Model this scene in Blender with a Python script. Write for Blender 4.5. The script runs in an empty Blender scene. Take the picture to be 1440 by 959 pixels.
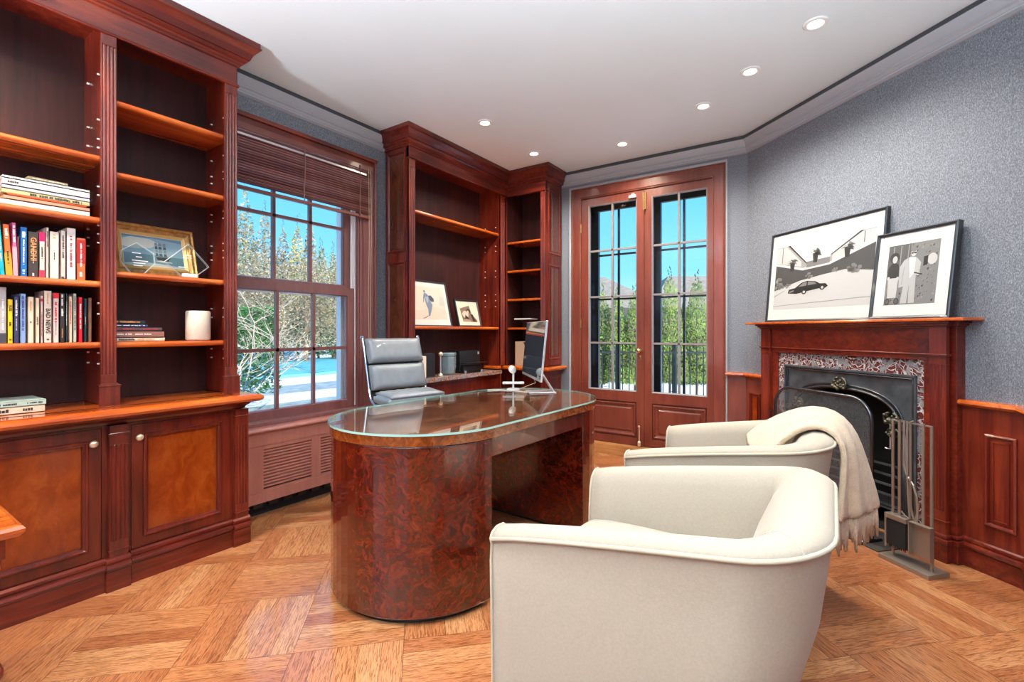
import bpy, bmesh, math, random
from mathutils import Vector, Matrix
random.seed(7)
PI=math.pi
col=bpy.context.scene.collection
sc=bpy.context.scene
LAMP_W=66.0; FILL_UP_W=560.0; SUN_E=8.0; SKY_E=1.6; EXPO=0.10
# ------------------------------------------------------------------ camera numbers
F_=669.0; TH=math.radians(34.06); Y0=465.9; HC=1.17; CEIL=2.78
FX=(-math.sin(TH),math.cos(TH)); RX=(math.cos(TH),math.sin(TH))
def ray(u,v):
    a=(u-720)/F_
    return (FX[0]+a*RX[0],FX[1]+a*RX[1],(Y0-v)/F_)
def onX(u,v,c):
    d=ray(u,v);t=c/d[0];return Vector((c,t*d[1],HC+t*d[2]))
def onY(u,v,c):
    d=ray(u,v);t=c/d[1];return Vector((t*d[0],c,HC+t*d[2]))
def onZ(u,v,c):
    d=ray(u,v);t=(c-HC)/d[2];return Vector((t*d[0],t*d[1],c))
# fireplace wall frame: s along the wall (towards the camera), n towards the wall
A3=math.radians(34.06+12.63); T3=Vector((math.sin(A3),-math.cos(A3),0)); N3=Vector((math.cos(A3),math.sin(A3),0))
MF=Matrix(((T3.x,N3.x,0,0),(T3.y,N3.y,0,0),(0,0,1,0),(0,0,0,1)))   # (s,n,z)->world
def FW(s,n,z=0): return MF@Vector((s,n,z))
# ------------------------------------------------------------------ materials
MATS={}
def newmat(name):
    m=bpy.data.materials.new(name); m.use_nodes=True; nt=m.node_tree
    b=nt.nodes['Principled BSDF']; MATS[name]=m
    return m,nt,b
def N(nt,t,**kw):
    n=nt.nodes.new(t)
    for k,v in kw.items():
        if k.startswith('i_'): n.inputs[k[2:].replace('_',' ')].default_value=v
        else: setattr(n,k,v)
    return n
def ramp(nt,stops,interp='LINEAR'):
    r=nt.nodes.new('ShaderNodeValToRGB'); r.color_ramp.interpolation=interp
    el=r.color_ramp.elements
    while len(el)<len(stops): el.new(0.5)
    for e,(p,c) in zip(el,stops): e.position=p; e.color=(*c,1)
    return r
def mat(name,color,rough=.5,metal=0,coat=0,coat_rough=.05,noise=None,bump=None,spec=.5,sheen=0,emit=None,trans=0):
    m,nt,b=newmat(name)
    b.inputs['Base Color'].default_value=(*color,1); b.inputs['Roughness'].default_value=rough
    b.inputs['Metallic'].default_value=metal; b.inputs['Coat Weight'].default_value=coat
    b.inputs['Coat Roughness'].default_value=coat_rough; b.inputs['Specular IOR Level'].default_value=spec
    b.inputs['Sheen Weight'].default_value=sheen; b.inputs['Transmission Weight'].default_value=trans
    if emit: b.inputs['Emission Color'].default_value=(*emit[0],1); b.inputs['Emission Strength'].default_value=emit[1]
    g=None
    if noise or bump:
        g=N(nt,'ShaderNodeNewGeometry')
    if noise:
        s,amt=noise
        n=N(nt,'ShaderNodeTexNoise',i_Scale=s,i_Detail=4.0)
        nt.links.new(g.outputs['Position'],n.inputs['Vector'])
        lo=tuple(c*(1-amt) for c in color); hi=tuple(min(1,c*(1+amt)) for c in color)
        r=ramp(nt,[(.3,lo),(.7,hi)]); nt.links.new(n.outputs['Fac'],r.inputs['Fac'])
        nt.links.new(r.outputs['Color'],b.inputs['Base Color'])
    if bump:
        s,st=bump
        n=N(nt,'ShaderNodeTexNoise',i_Scale=s,i_Detail=3.0)
        nt.links.new(g.outputs['Position'],n.inputs['Vector'])
        bp=N(nt,'ShaderNodeBump',i_Strength=st,i_Distance=.01)
        nt.links.new(n.outputs['Fac'],bp.inputs['Height']); nt.links.new(bp.outputs['Normal'],b.inputs['Normal'])
    return m
def wood(name,dark,mid,light,scale=(28,28,2.2),rough=.30,coat=.38,dist=.6,coat_rough=.08):
    m,nt,b=newmat(name)
    g=N(nt,'ShaderNodeNewGeometry'); mp=N(nt,'ShaderNodeVectorMath',operation='MULTIPLY'); mp.inputs[1].default_value=scale
    nt.links.new(g.outputs['Position'],mp.inputs[0])
    n=N(nt,'ShaderNodeTexNoise',i_Scale=1.0,i_Detail=6.0,i_Roughness=.62,i_Distortion=dist)
    nt.links.new(mp.outputs[0],n.inputs['Vector'])
    n2=N(nt,'ShaderNodeTexNoise',i_Scale=2.2,i_Detail=2.0); nt.links.new(g.outputs['Position'],n2.inputs['Vector'])
    mx=N(nt,'ShaderNodeMath',operation='MULTIPLY_ADD'); mx.inputs[1].default_value=.45
    nt.links.new(n2.outputs['Fac'],mx.inputs[0]); 
    m2=N(nt,'ShaderNodeMath',operation='MULTIPLY'); m2.inputs[1].default_value=.55
    nt.links.new(n.outputs['Fac'],m2.inputs[0]); nt.links.new(m2.outputs[0],mx.inputs[2])
    r=ramp(nt,[(.36,dark),(.5,mid),(.64,light)])
    nt.links.new(mx.outputs[0],r.inputs['Fac']); nt.links.new(r.outputs['Color'],b.inputs['Base Color'])
    b.inputs['Roughness'].default_value=rough; b.inputs['Coat Weight'].default_value=coat; b.inputs['Coat Roughness'].default_value=coat_rough
    return m
DK,MD,LT=(.050,.0045,.0025),(.130,.0120,.0050),(.24,.031,.0105)
wood('mahogany_panel',(.075,.014,.006),(.11,.024,.009),(.16,.040,.014),scale=(17,17,8),rough=.16,coat=1,coat_rough=.03)
wood('mahogany_upright',DK,MD,LT)
wood('mahogany_along',DK,MD,LT,scale=(28,2.2,28))
wood('mahogany_across',DK,MD,LT,scale=(2.2,28,28))
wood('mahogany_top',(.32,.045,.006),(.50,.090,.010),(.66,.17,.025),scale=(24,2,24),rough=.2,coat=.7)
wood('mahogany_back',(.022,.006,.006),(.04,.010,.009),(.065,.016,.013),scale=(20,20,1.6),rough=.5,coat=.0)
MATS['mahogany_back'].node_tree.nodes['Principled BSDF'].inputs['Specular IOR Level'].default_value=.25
wood('cherry_burl_panel',(.19,.020,.002),(.27,.036,.0035),(.36,.066,.008),scale=(17,17,10),rough=.22,coat=.6,dist=.5)
wood('painted_window_wood',(.32,.11,.082),(.37,.135,.102),(.42,.16,.12),scale=(20,20,2),rough=.35,coat=.35)
wood('window_wood',(.14,.052,.050),(.18,.068,.066),(.22,.088,.084),scale=(20,20,2),rough=.3,coat=.4)
wood('door_mahogany',(.13,.024,.013),(.175,.036,.020),(.23,.052,.028),scale=(22,22,2),rough=.35,coat=.4)
wood('oak_step',(.38,.16,.05),(.5,.23,.08),(.6,.31,.12),scale=(2,24,24),rough=.25,coat=.4)
wood('blind_wood_light',(.24,.09,.075),(.32,.13,.11),(.40,.18,.15),scale=(24,2,24),rough=.3,coat=.4)
wood('blind_wood',(.13,.036,.028),(.19,.055,.042),(.26,.085,.062),scale=(24,2,24),rough=.35,coat=.3)
# desk burl with swirls
def burl(name,a,b_,c,d,st=(1,1,1),sc2=21.0):
    m,nt,b=newmat(name)
    g=N(nt,'ShaderNodeNewGeometry')
    n1=N(nt,'ShaderNodeTexNoise',i_Scale=5.0,i_Detail=3.0); nt.links.new(g.outputs['Position'],n1.inputs['Vector'])
    vm=N(nt,'ShaderNodeVectorMath',operation='MULTIPLY_ADD'); vm.inputs[1].default_value=(.55,.55,.55)
    nt.links.new(n1.outputs['Color'],vm.inputs[0]); nt.links.new(g.outputs['Position'],vm.inputs[2])
    n2=N(nt,'ShaderNodeTexNoise',i_Scale=sc2,i_Detail=8.0,i_Roughness=.66,i_Distortion=.9); vs_=N(nt,'ShaderNodeVectorMath',operation='MULTIPLY'); vs_.inputs[1].default_value=(1,.45,1) if st[0]!=1 else (1,1,1); nt.links.new(vm.outputs[0],vs_.inputs[0]); nt.links.new(vs_.outputs[0],n2.inputs['Vector'])
    r=ramp(nt,[(.32,a),(.47,b_),(.60,c),(.78,d)]); nt.links.new(n2.outputs['Fac'],r.inputs['Fac'])
    nt.links.new(r.outputs['Color'],b.inputs['Base Color'])
    b.inputs['Roughness'].default_value=.18; b.inputs['Coat Weight'].default_value=1; b.inputs['Coat Roughness'].default_value=.015
    b.inputs['Coat IOR'].default_value=1.5
burl('walnut_burl',(.020,.0022,.001),(.070,.0055,.0016),(.13,.012,.003),(.21,.030,.005))
burl('walnut_burl_top',(.10,.030,.020),(.22,.060,.034),(.36,.11,.05),(.58,.22,.09),(.5,1,1),6.0)
burl('walnut_burl_lit_band',(.10,.018,.004),(.19,.040,.007),(.28,.070,.012),(.40,.12,.02))  # brighter copy of the desk burl, the lit top edge put into its colour
mat('desk_plinth',(.01,.008,.008),.4)
# wallpaper
def wallpaper():
    m,nt,b=newmat('grey_woven_wallpaper')
    g=N(nt,'ShaderNodeNewGeometry'); mp=N(nt,'ShaderNodeVectorMath',operation='MULTIPLY'); mp.inputs[1].default_value=(1,1,.45)
    nt.links.new(g.outputs['Position'],mp.inputs[0])
    n=N(nt,'ShaderNodeTexNoise',i_Scale=260.0,i_Detail=3.0,i_Roughness=.7); nt.links.new(mp.outputs[0],n.inputs['Vector'])
    r=ramp(nt,[(.32,(.085,.095,.112)),(.5,(.165,.180,.208)),(.68,(.31,.335,.38))]); nt.links.new(n.outputs['Fac'],r.inputs['Fac'])
    nt.links.new(r.outputs['Color'],b.inputs['Base Color']); b.inputs['Roughness'].default_value=.7
    bp=N(nt,'ShaderNodeBump',i_Strength=.3,i_Distance=.004); nt.links.new(n.outputs['Fac'],bp.inputs['Height']); nt.links.new(bp.outputs['Normal'],b.inputs['Normal'])
wallpaper()
mat('ceiling_paint',(.77,.86,.89),.8,noise=(1.5,.02))
mat('crown_paint',(.38,.40,.43),.26,coat=.5)
mat('greyed_muntin',(.23,.205,.20),.4)
mat('crown_dark_band',(.055,.058,.065),.45)
# parquet floor: basket weave turned 45 degrees
def parquet():
    m,nt,b=newmat('oak_parquet')
    L=nt.links.new
    def M(op,a,b2=None,c=None):
        n=N(nt,'ShaderNodeMath',operation=op)
        for i,x in enumerate((a,b2,c)):
            if x is None: continue
            if isinstance(x,(int,float)): n.inputs[i].default_value=x
            else: L(x,n.inputs[i])
        return n.outputs[0]
    g=N(nt,'ShaderNodeNewGeometry'); sp=N(nt,'ShaderNodeSeparateXYZ'); L(g.outputs['Position'],sp.inputs[0])
    x,y=sp.outputs[0],sp.outputs[1]
    S=.395
    U=M('DIVIDE',M('ADD',M('MULTIPLY',M('ADD',x,y),.70711),.85),S)
    V=M('DIVIDE',M('SUBTRACT',M('MULTIPLY',M('SUBTRACT',y,x),.70711),1.455),S)
    i=M('FLOOR',U); j=M('FLOOR',V); fu=M('SUBTRACT',U,i); fv=M('SUBTRACT',V,j)
    par=M('ABSOLUTE',M('MODULO',M('ADD',i,j),2.0))          # 1: planks run along V
    par=M('GREATER_THAN',par,.5)
    inv=M('SUBTRACT',1.0,par)
    across=M('ADD',M('MULTIPLY',par,fu),M('MULTIPLY',inv,fv))
    along=M('ADD',M('MULTIPLY',par,fv),M('MULTIPLY',inv,fu))
    pk=M('MULTIPLY',across,5.0); pi_=M('FLOOR',pk); pf=M('SUBTRACT',pk,pi_)
    cv=N(nt,'ShaderNodeCombineXYZ'); L(M('ADD',i,M('MULTIPLY',pi_,.37)),cv.inputs[0]); L(M('ADD',j,M('MULTIPLY',par,.5)),cv.inputs[1]); L(pi_,cv.inputs[2])
    wn=N(nt,'ShaderNodeTexWhiteNoise',noise_dimensions='3D'); L(cv.outputs[0],wn.inputs['Vector'])
    # grain coordinates
    gc=N(nt,'ShaderNodeCombineXYZ')
    L(M('ADD',M('MULTIPLY',across,100.0),M('MULTIPLY',wn.outputs['Value'],90.0)),gc.inputs[0])
    L(M('ADD',M('MULTIPLY',along,6.0),M('MULTIPLY',i,7.3)),gc.inputs[1]); L(M('MULTIPLY',j,5.1),gc.inputs[2])
    gn=N(nt,'ShaderNodeTexNoise',i_Scale=1.0,i_Detail=3.5,i_Roughness=.55,i_Distortion=1.2); L(gc.outputs[0],gn.inputs['Vector'])
    wv=N(nt,'ShaderNodeTexWave',i_Scale=.9,i_Distortion=9.0,i_Detail=2.0,i_Detail_Scale=.8); L(gc.outputs[0],wv.inputs['Vector'])
    tone=ramp(nt,[(0,(.42,.145,.052)),(.3,(.50,.19,.072)),(.65,(.56,.235,.092)),(1,(.62,.30,.13))]); L(wn.outputs['Value'],tone.inputs['Fac'])
    gr=ramp(nt,[(.38,(.40,.29,.21)),(.46,(.66,.54,.45)),(.53,(1,1,1))]); L(gn.outputs['Fac'],gr.inputs['Fac'])
    wr=ramp(nt,[(.0,(.55,.46,.40)),(.3,(1,1,1))]); L(wv.outputs['Fac'],wr.inputs['Fac'])
    mx=N(nt,'ShaderNodeMix',data_type='RGBA',blend_type='MULTIPLY'); mx.inputs[0].default_value=.85
    L(tone.outputs[0],mx.inputs[6]); L(gr.outputs[0],mx.inputs[7])
    mx2=N(nt,'ShaderNodeMix',data_type='RGBA',blend_type='MULTIPLY'); mx2.inputs[0].default_value=.6
    L(mx.outputs[2],mx2.inputs[6]); L(wr.outputs[0],mx2.inputs[7])
    edge=M('LESS_THAN',M('MINIMUM',pf,M('SUBTRACT',1.0,pf)),.018)
    edge2=M('LESS_THAN',M('MINIMUM',along,M('SUBTRACT',1.0,along)),.004)
    e=M('MAXIMUM',edge,edge2)
    mx3=N(nt,'ShaderNodeMix',data_type='RGBA',blend_type='MULTIPLY'); L(M('MULTIPLY',e,.55),mx3.inputs[0])
    L(mx2.outputs[2],mx3.inputs[6]); mx3.inputs[7].default_value=(.25,.15,.1,1)
    L(mx3.outputs[2],b.inputs['Base Color'])
    b.inputs['Roughness'].default_value=.30; b.inputs['Coat Weight'].default_value=.8; b.inputs['Coat Roughness'].default_value=.10
    bp=N(nt,'ShaderNodeBump',i_Strength=.12,i_Distance=.003); L(gn.outputs['Fac'],bp.inputs['Height']); L(bp.outputs['Normal'],b.inputs['Normal'])
parquet()
def marble(name,base,vein):
    m,nt,b=newmat(name)
    g=N(nt,'ShaderNodeNewGeometry')
    n1=N(nt,'ShaderNodeTexNoise',i_Scale=6.0,i_Detail=4.0); nt.links.new(g.outputs['Position'],n1.inputs['Vector'])
    vm=N(nt,'ShaderNodeVectorMath',operation='MULTIPLY_ADD'); vm.inputs[1].default_value=(.3,.3,.3)
    nt.links.new(n1.outputs['Color'],vm.inputs[0]); nt.links.new(g.outputs['Position'],vm.inputs[2])
    v=N(nt,'ShaderNodeTexVoronoi',feature='DISTANCE_TO_EDGE',i_Scale=27.0); nt.links.new(vm.outputs[0],v.inputs['Vector'])
    r=ramp(nt,[(0,vein),(.035,tuple(x*.7 for x in vein)),(.09,base),(1,tuple(x*1.5 for x in base))]); nt.links.new(v.outputs['Distance'],r.inputs['Fac'])
    n2=N(nt,'ShaderNodeTexNoise',i_Scale=30.0,i_Detail=5.0); nt.links.new(g.outputs['Position'],n2.inputs['Vector'])
    r2=ramp(nt,[(.48,(0,0,0)),(.60,(1,1,1))]); nt.links.new(n2.outputs['Fac'],r2.inputs['Fac'])
    mx=N(nt,'ShaderNodeMix',data_type='RGBA'); nt.links.new(r2.outputs[0],mx.inputs[0]); nt.links.new(r.outputs[0],mx.inputs[6]); mx.inputs[7].default_value=(.20,.20,.21,1)
    nt.links.new(mx.outputs[2],b.inputs['Base Color']); b.inputs['Roughness'].default_value=.15
marble('red_marble',(.10,.022,.020),(.62,.58,.56))
marble('rouge_marble_top',(.22,.075,.045),(.6,.38,.28))
mat('hearth_slate',(.055,.05,.045),.45,noise=(9,.3))
mat('cast_iron',(.085,.095,.105),.34,metal=.4,noise=(12,.35),coat=.3)
mat('iron_rim',(.11,.12,.135),.25,metal=.9)
mat('aged_brass_iron',(.12,.11,.075),.4,metal=.8,noise=(60,.5))
mat('firebox_black',(.006,.006,.007),.6)
mat('pewter_steel',(.35,.30,.25),.40,metal=.7)
mat('brush_bristle',(.008,.008,.008),.9)
mat('chrome',(.75,.76,.78),.08,metal=1)
mat('brass',(.80,.55,.22),.22,metal=1)
mat('pale_brass',(.86,.72,.50),.3,metal=.7)
mat('cream_linen',(.405,.345,.268),.88,sheen=.15,bump=(500,.10),noise=(190,.05))
mat('linen_piping',(.47,.405,.30),.8,sheen=.2)
mat('cream_wool',(.72,.53,.35),.95,sheen=.6,bump=(260,.9),noise=(40,.08))
mat('grey_leather',(.20,.222,.25),.38,bump=(130,.08),noise=(7,.12),coat=.15)
mat('white_plastic',(.82,.82,.80),.3)
mat('silver_alu',(.72,.72,.73),.28,metal=.7)
mat('screen_glass',(.045,.06,.08),.06,coat=.5)
mat('black_satin',(.012,.012,.014),.35)
mat('black_frame',(.018,.022,.027),.3,coat=.3)
mat('mat_board',(.60,.59,.55),.75)
mat('cream_board',(.64,.57,.44),.75)
mat('ivory_ceramic',(.80,.68,.55),.45)
mat('gold_leaf_frame',(.42,.20,.055),.35,metal=.55,noise=(40,.4),bump=(60,.4))
mat('gold_liner',(.62,.36,.13),.4,metal=.35)
mat('beige_card',(.45,.30,.19),.7)
mat('grey_blind_light',(.6,.6,.62),.4)
mat('lamp_trim',(.85,.85,.82),.4)
mat('black_door_frame',(.006,.009,.012),.3)
mat('white_trim',(.84,.84,.84),.4)
mat('silver_pin',(.85,.85,.85),.35)
mat('dark_void',(.008,.009,.012),.8)
mat('snow',(.80,.84,.90),.8,noise=(1.2,.05))
mat('snow_path',(.30,.36,.38),.8,noise=(4,.3))
mat('pool_cover',(.13,.50,.66),.5,noise=(2,.12))
mat('bark',(.22,.15,.10),.9,noise=(20,.3))
mat('pale_bark',(.55,.46,.36),.85,noise=(20,.2))
mat('olive_leaf',(.21,.205,.10),.8,noise=(1.3,.55))
mat('tawny_leaf',(.40,.32,.23),.85,noise=(1.2,.5))
mat('yellow_leaf',(.46,.42,.14),.8,noise=(1.2,.5))
mat('house_wall',(.30,.26,.22),.8)
mat('arbor_leaf',(.20,.31,.05),.8,noise=(2.5,.6))
mat('dark_green_leaf',(.04,.15,.035),.8,noise=(2.5,.6))
mat('roof_shingle',(.29,.25,.205),.85,noise=(5,.2))
mat('fence_black',(.012,.02,.02),.5)
def glass(name,tint=(1,1,1),ior=1.35,rough=0.0,strength=1.0):
    m=bpy.data.materials.new(name); m.use_nodes=True; nt=m.node_tree; nt.nodes.clear(); MATS[name]=m
    o=N(nt,'ShaderNodeOutputMaterial'); t=N(nt,'ShaderNodeBsdfTransparent'); t.inputs[0].default_value=(*tint,1)
    gl=N(nt,'ShaderNodeBsdfGlossy'); gl.inputs['Roughness'].default_value=rough
    fr=N(nt,'ShaderNodeFresnel'); fr.inputs[0].default_value=ior
    gg=N(nt,'ShaderNodeNewGeometry'); ml=N(nt,'ShaderNodeMath',operation='MULTIPLY_ADD'); ml.inputs[1].default_value=-1.0; ml.inputs[2].default_value=1.0; nt.links.new(gg.outputs['Backfacing'],ml.inputs[0]); m3=N(nt,'ShaderNodeMath',operation='MULTIPLY'); nt.links.new(fr.outputs[0],m3.inputs[0]); nt.links.new(ml.outputs[0],m3.inputs[1])
    mx=N(nt,'ShaderNodeMixShader'); nt.links.new(m3.outputs[0],mx.inputs[0]); nt.links.new(t.outputs[0],mx.inputs[1]); nt.links.new(gl.outputs[0],mx.inputs[2])
    nt.links.new(mx.outputs[0],o.inputs[0])
glass('window_glass'); glass('picture_glass',(1,1,1),1.3,.02); glass('desk_glass',(.93,.98,.96),1.5,.0)
glass('award_glass',(.86,.93,.95),1.6,.02); mat('blue_glass',(.28,.38,.43),.08,coat=1,trans=.35)
mat('award_rim',(.70,.76,.78),.1,coat=1)
mat('glass_edge',(.35,.62,.55),.08,coat=1)
def mesh_screen():
    m=bpy.data.materials.new('black_wire_mesh'); m.use_nodes=True; nt=m.node_tree; b=nt.nodes['Principled BSDF']; MATS['black_wire_mesh']=m
    b.inputs['Base Color'].default_value=(.13,.14,.15,1); b.inputs['Roughness'].default_value=.4; b.inputs['Metallic'].default_value=.3
    g=N(nt,'ShaderNodeNewGeometry'); ch=N(nt,'ShaderNodeTexNoise',i_Scale=420.0,i_Detail=1.0); nt.links.new(g.outputs['Position'],ch.inputs['Vector'])
    r=ramp(nt,[(.47,(.05,.05,.05)),(.54,(1,1,1))]); nt.links.new(ch.outputs['Fac'],r.inputs['Fac'])
    nt.links.new(r.outputs[0],b.inputs['Alpha'])
mesh_screen()
def flat(name,c,rough=.55):
    if name not in MATS: mat(name,c,rough)
    return name
# ------------------------------------------------------------------ mesh builder (everything in world coordinates)
class MB:
    def __init__(s,m='mahogany_upright',M=None): s.v=[];s.f=[];s.fm=[];s.sm=[];s.mats=[];s.cur=m;s.M=M;s.smooth=False
    def mat(s,m): s.cur=m; return s
    def _mi(s):
        if s.cur not in s.mats: s.mats.append(s.cur)
        return s.mats.index(s.cur)
    def add(s,vs,fs):
        o=len(s.v); M=s.M; mi=s._mi()
        for p in vs:
            p=Vector(p); s.v.append(M@p if M else p)
        for f in fs: s.f.append([o+i for i in f]); s.fm.append(mi); s.sm.append(s.smooth)
        return s
    def box(s,x0,x1,y0,y1,z0,z1):
        return s.hexa([(x0,y0,z0),(x1,y0,z0),(x1,y1,z0),(x0,y1,z0),(x0,y0,z1),(x1,y0,z1),(x1,y1,z1),(x0,y1,z1)])
    def hexa(s,p):
        return s.add(p,[(0,3,2,1),(4,5,6,7),(0,1,5,4),(1,2,6,5),(2,3,7,6),(3,0,4,7)])
    def rod(s,a,b,r,n=8,r2=None,caps=True):
        a=Vector(a);b=Vector(b);d=(b-a)
        if d.length<1e-6:return s
        d.normalize(); u=d.orthogonal().normalized(); w=d.cross(u); r2=r if r2 is None else r2
        vs=[a+(u*math.cos(2*PI*i/n)+w*math.sin(2*PI*i/n))*r for i in range(n)]+[b+(u*math.cos(2*PI*i/n)+w*math.sin(2*PI*i/n))*r2 for i in range(n)]
        fs=[(i,(i+1)%n,n+(i+1)%n,n+i) for i in range(n)]
        if caps: fs+= [tuple(range(n-1,-1,-1)),tuple(range(n,2*n))]
        return s.add(vs,fs)
    def sqrod(s,a,b,w,h=None):
        a=Vector(a);b=Vector(b);d=(b-a).normalized(); h=h or w
        u=d.cross(Vector((0,0,1)))
        u=Vector((1,0,0)) if u.length<1e-4 else u.normalized()
        k=u.cross(d)
        c=[u*(w/2)+k*(h/2),u*(-w/2)+k*(h/2),u*(-w/2)-k*(h/2),u*(w/2)-k*(h/2)]
        return s.add([a+q for q in c]+[b+q for q in c],[(0,1,2,3),(7,6,5,4),(0,4,5,1),(1,5,6,2),(2,6,7,3),(3,7,4,0)])
    def tube(s,pts,r,n=8,closed=False,radii=None):
        pts=[Vector(p) for p in pts]; m=len(pts); vs=[];pu=None
        for i,p in enumerate(pts):
            if closed: d=(pts[(i+1)%m]-pts[i-1]).normalized()
            else: d=(pts[min(i+1,m-1)]-pts[max(i-1,0)]).normalized()
            if pu is None: u=d.orthogonal().normalized()
            else:
                u=pu-d*pu.dot(d); u=u.normalized() if u.length>1e-6 else d.orthogonal().normalized()
            pu=u; w=d.cross(u); rr=radii[i] if radii else r
            vs+=[p+(u*math.cos(2*PI*k/n)+w*math.sin(2*PI*k/n))*rr for k in range(n)]
        fs=[]
        for i in range(m if closed else m-1):
            j=(i+1)%m
            for k in range(n): fs.append((i*n+k,i*n+(k+1)%n,j*n+(k+1)%n,j*n+k))
        if not closed: fs+=[tuple(range(n-1,-1,-1)),tuple(range((m-1)*n,m*n))]
        return s.add(vs,fs)
    def lathe(s,c,prof,n=24,sx=1,sy=1,rot=None):
        c=Vector(c); vs=[]
        for r,z in prof:
            for k in range(n):
                a=2*PI*k/n; p=Vector((r*math.cos(a)*sx,r*math.sin(a)*sy,z))
                if rot: p=rot@p
                vs.append(c+p)
        m=len(prof); fs=[]
        for i in range(m-1):
            for k in range(n): fs.append((i*n+k,i*n+(k+1)%n,(i+1)*n+(k+1)%n,(i+1)*n+k))
        fs+=[tuple(range(n-1,-1,-1)),tuple(range((m-1)*n,m*n))]
        return s.add(vs,fs)
    def ball(s,c,r,n=10,sz=1): 
        return s.lathe(c,[(r*math.sin(PI*i/8)+1e-4,-r*sz*math.cos(PI*i/8)) for i in range(9)],n)
    def sweep(s,path,prof,closed=False,flip=False):
        """path: xy points, prof: (offset to the left of travel, z) ; mitred moulding"""
        P=[Vector((p[0],p[1])) for p in path]; m=len(P); vs=[]
        for i in range(m):
            if closed: a=(P[i]-P[i-1]).normalized(); b=(P[(i+1)%m]-P[i]).normalized()
            else:
                a=(P[i]-P[i-1]).normalized() if i>0 else (P[1]-P[0]).normalized()
                b=(P[i+1]-P[i]).normalized() if i<m-1 else a
            na=Vector((-a.y,a.x)); nb=Vector((-b.y,b.x)); bi=(na+nb); bi=bi/ max(bi.length_squared/2,.05) 
            if flip: bi=-bi
            for o,z in prof: vs.append((P[i].x+bi.x*o,P[i].y+bi.y*o,z))
        k=len(prof); fs=[]
        for i in range(m if closed else m-1):
            j=(i+1)%m
            for q in range(k):
                r=(q+1)%k
                fs.append((i*k+q,j*k+q,j*k+r,i*k+r))
        if not closed: fs+=[tuple(range(k)),tuple(range((m-1)*k,m*k))[::-1]]
        return s.add(vs,fs)
    def prism(s,poly,z0,z1):
        n=len(poly)
        return s.add([(x,y,z0) for x,y in poly]+[(x,y,z1) for x,y in poly],[tuple(range(n-1,-1,-1)),tuple(range(n,2*n))]+[(i,(i+1)%n,n+(i+1)%n,n+i) for i in range(n)])
    def plate(s,o,ex,ey,poly,t,nrm=None):
        """polygon in the plane (o,ex,ey), thickness t along ex x ey"""
        o=Vector(o);ex=Vector(ex);ey=Vector(ey); nn=ex.cross(ey).normalized(); n=len(poly)
        a=[o+ex*x+ey*y for x,y in poly]
        return s.add(a+[p+nn*t for p in a],[tuple(range(n-1,-1,-1)),tuple(range(n,2*n))]+[(i,(i+1)%n,n+(i+1)%n,n+i) for i in range(n)])
    def build(s,name,parent=None,bevel=0,loc=None,seg=2,smooth=None,subd=0):
        me=bpy.data.meshes.new(name); inv=None; o=bpy.data.objects.new(name,me)
        if parent is not None: inv=parent['_mw'] if False else MW[parent.name].inverted()
        elif loc is not None: inv=Matrix.Translation(Vector(loc)).inverted()
        else:
            lo=Vector((min(p.x for p in s.v),min(p.y for p in s.v),min(p.z for p in s.v))); hi=Vector((max(p.x for p in s.v),max(p.y for p in s.v),0))
            loc=Vector(((lo.x+hi.x)/2,(lo.y+hi.y)/2,lo.z)); inv=Matrix.Translation(loc).inverted()
        vs=[inv@p for p in s.v]
        me.from_pydata([tuple(p) for p in vs],[],s.f)
        for m in s.mats: me.materials.append(MATS[m])
        me.polygons.foreach_set('material_index',s.fm)
        me.polygons.foreach_set('use_smooth',[True if smooth else q for q in s.sm])
        bm=bmesh.new(); bm.from_mesh(me); bmesh.ops.recalc_face_normals(bm,faces=bm.faces); bm.to_mesh(me); bm.free()
        me.update(); col.objects.link(o)
        if parent is not None: o.parent=parent; MW[o.name]=MW[parent.name]
        else: o.location=loc; MW[o.name]=Matrix.Translation(Vector(loc))
        if bevel:
            b=o.modifiers.new('b','BEVEL'); b.width=bevel; b.segments=seg; b.limit_method='ANGLE'; b.angle_limit=math.radians(35); b.harden_normals=False
        if subd:
            b=o.modifiers.new('s','SUBSURF'); b.levels=subd; b.render_levels=subd
        return o
MW={}
def tag(o,label,cat,group=None,kind=None):
    o['label']=label; o['category']=cat
    if group:o['group']=group
    if kind:o['kind']=kind
    return o
def thing(name,label,cat,loc,rz=0,group=None):
    o=bpy.data.objects.new(name,None); o.empty_display_size=.05; col.objects.link(o)
    o.location=loc; o.rotation_euler=(0,0,rz); MW[o.name]=Matrix.Translation(Vector(loc))@Matrix.Rotation(rz,4,'Z')
    return tag(o,label,cat,group)
def structure(o): o['kind']='structure'; return o
def text_mesh(txt,size,m,mw,ext=.0006,sx=1,font_bold=False):
    cu=bpy.data.curves.new('t','FONT'); cu.body=txt; cu.size=size; cu.extrude=ext; cu.align_x='CENTER'; cu.align_y='CENTER'; cu.resolution_u=2
    if font_bold: cu.offset=size*.02
    ob=bpy.data.objects.new('t',cu); col.objects.link(ob); bpy.context.view_layer.update()
    me=bpy.data.meshes.new_from_object(ob); col.objects.unlink(ob); bpy.data.objects.remove(ob)
    vs=[mw@Vector((v.co.x*sx,v.co.y,v.co.z)) for v in me.vertices]; fs=[tuple(p.vertices) for p in me.polygons]
    bpy.data.meshes.remove(me)
    return vs,fs
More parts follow.
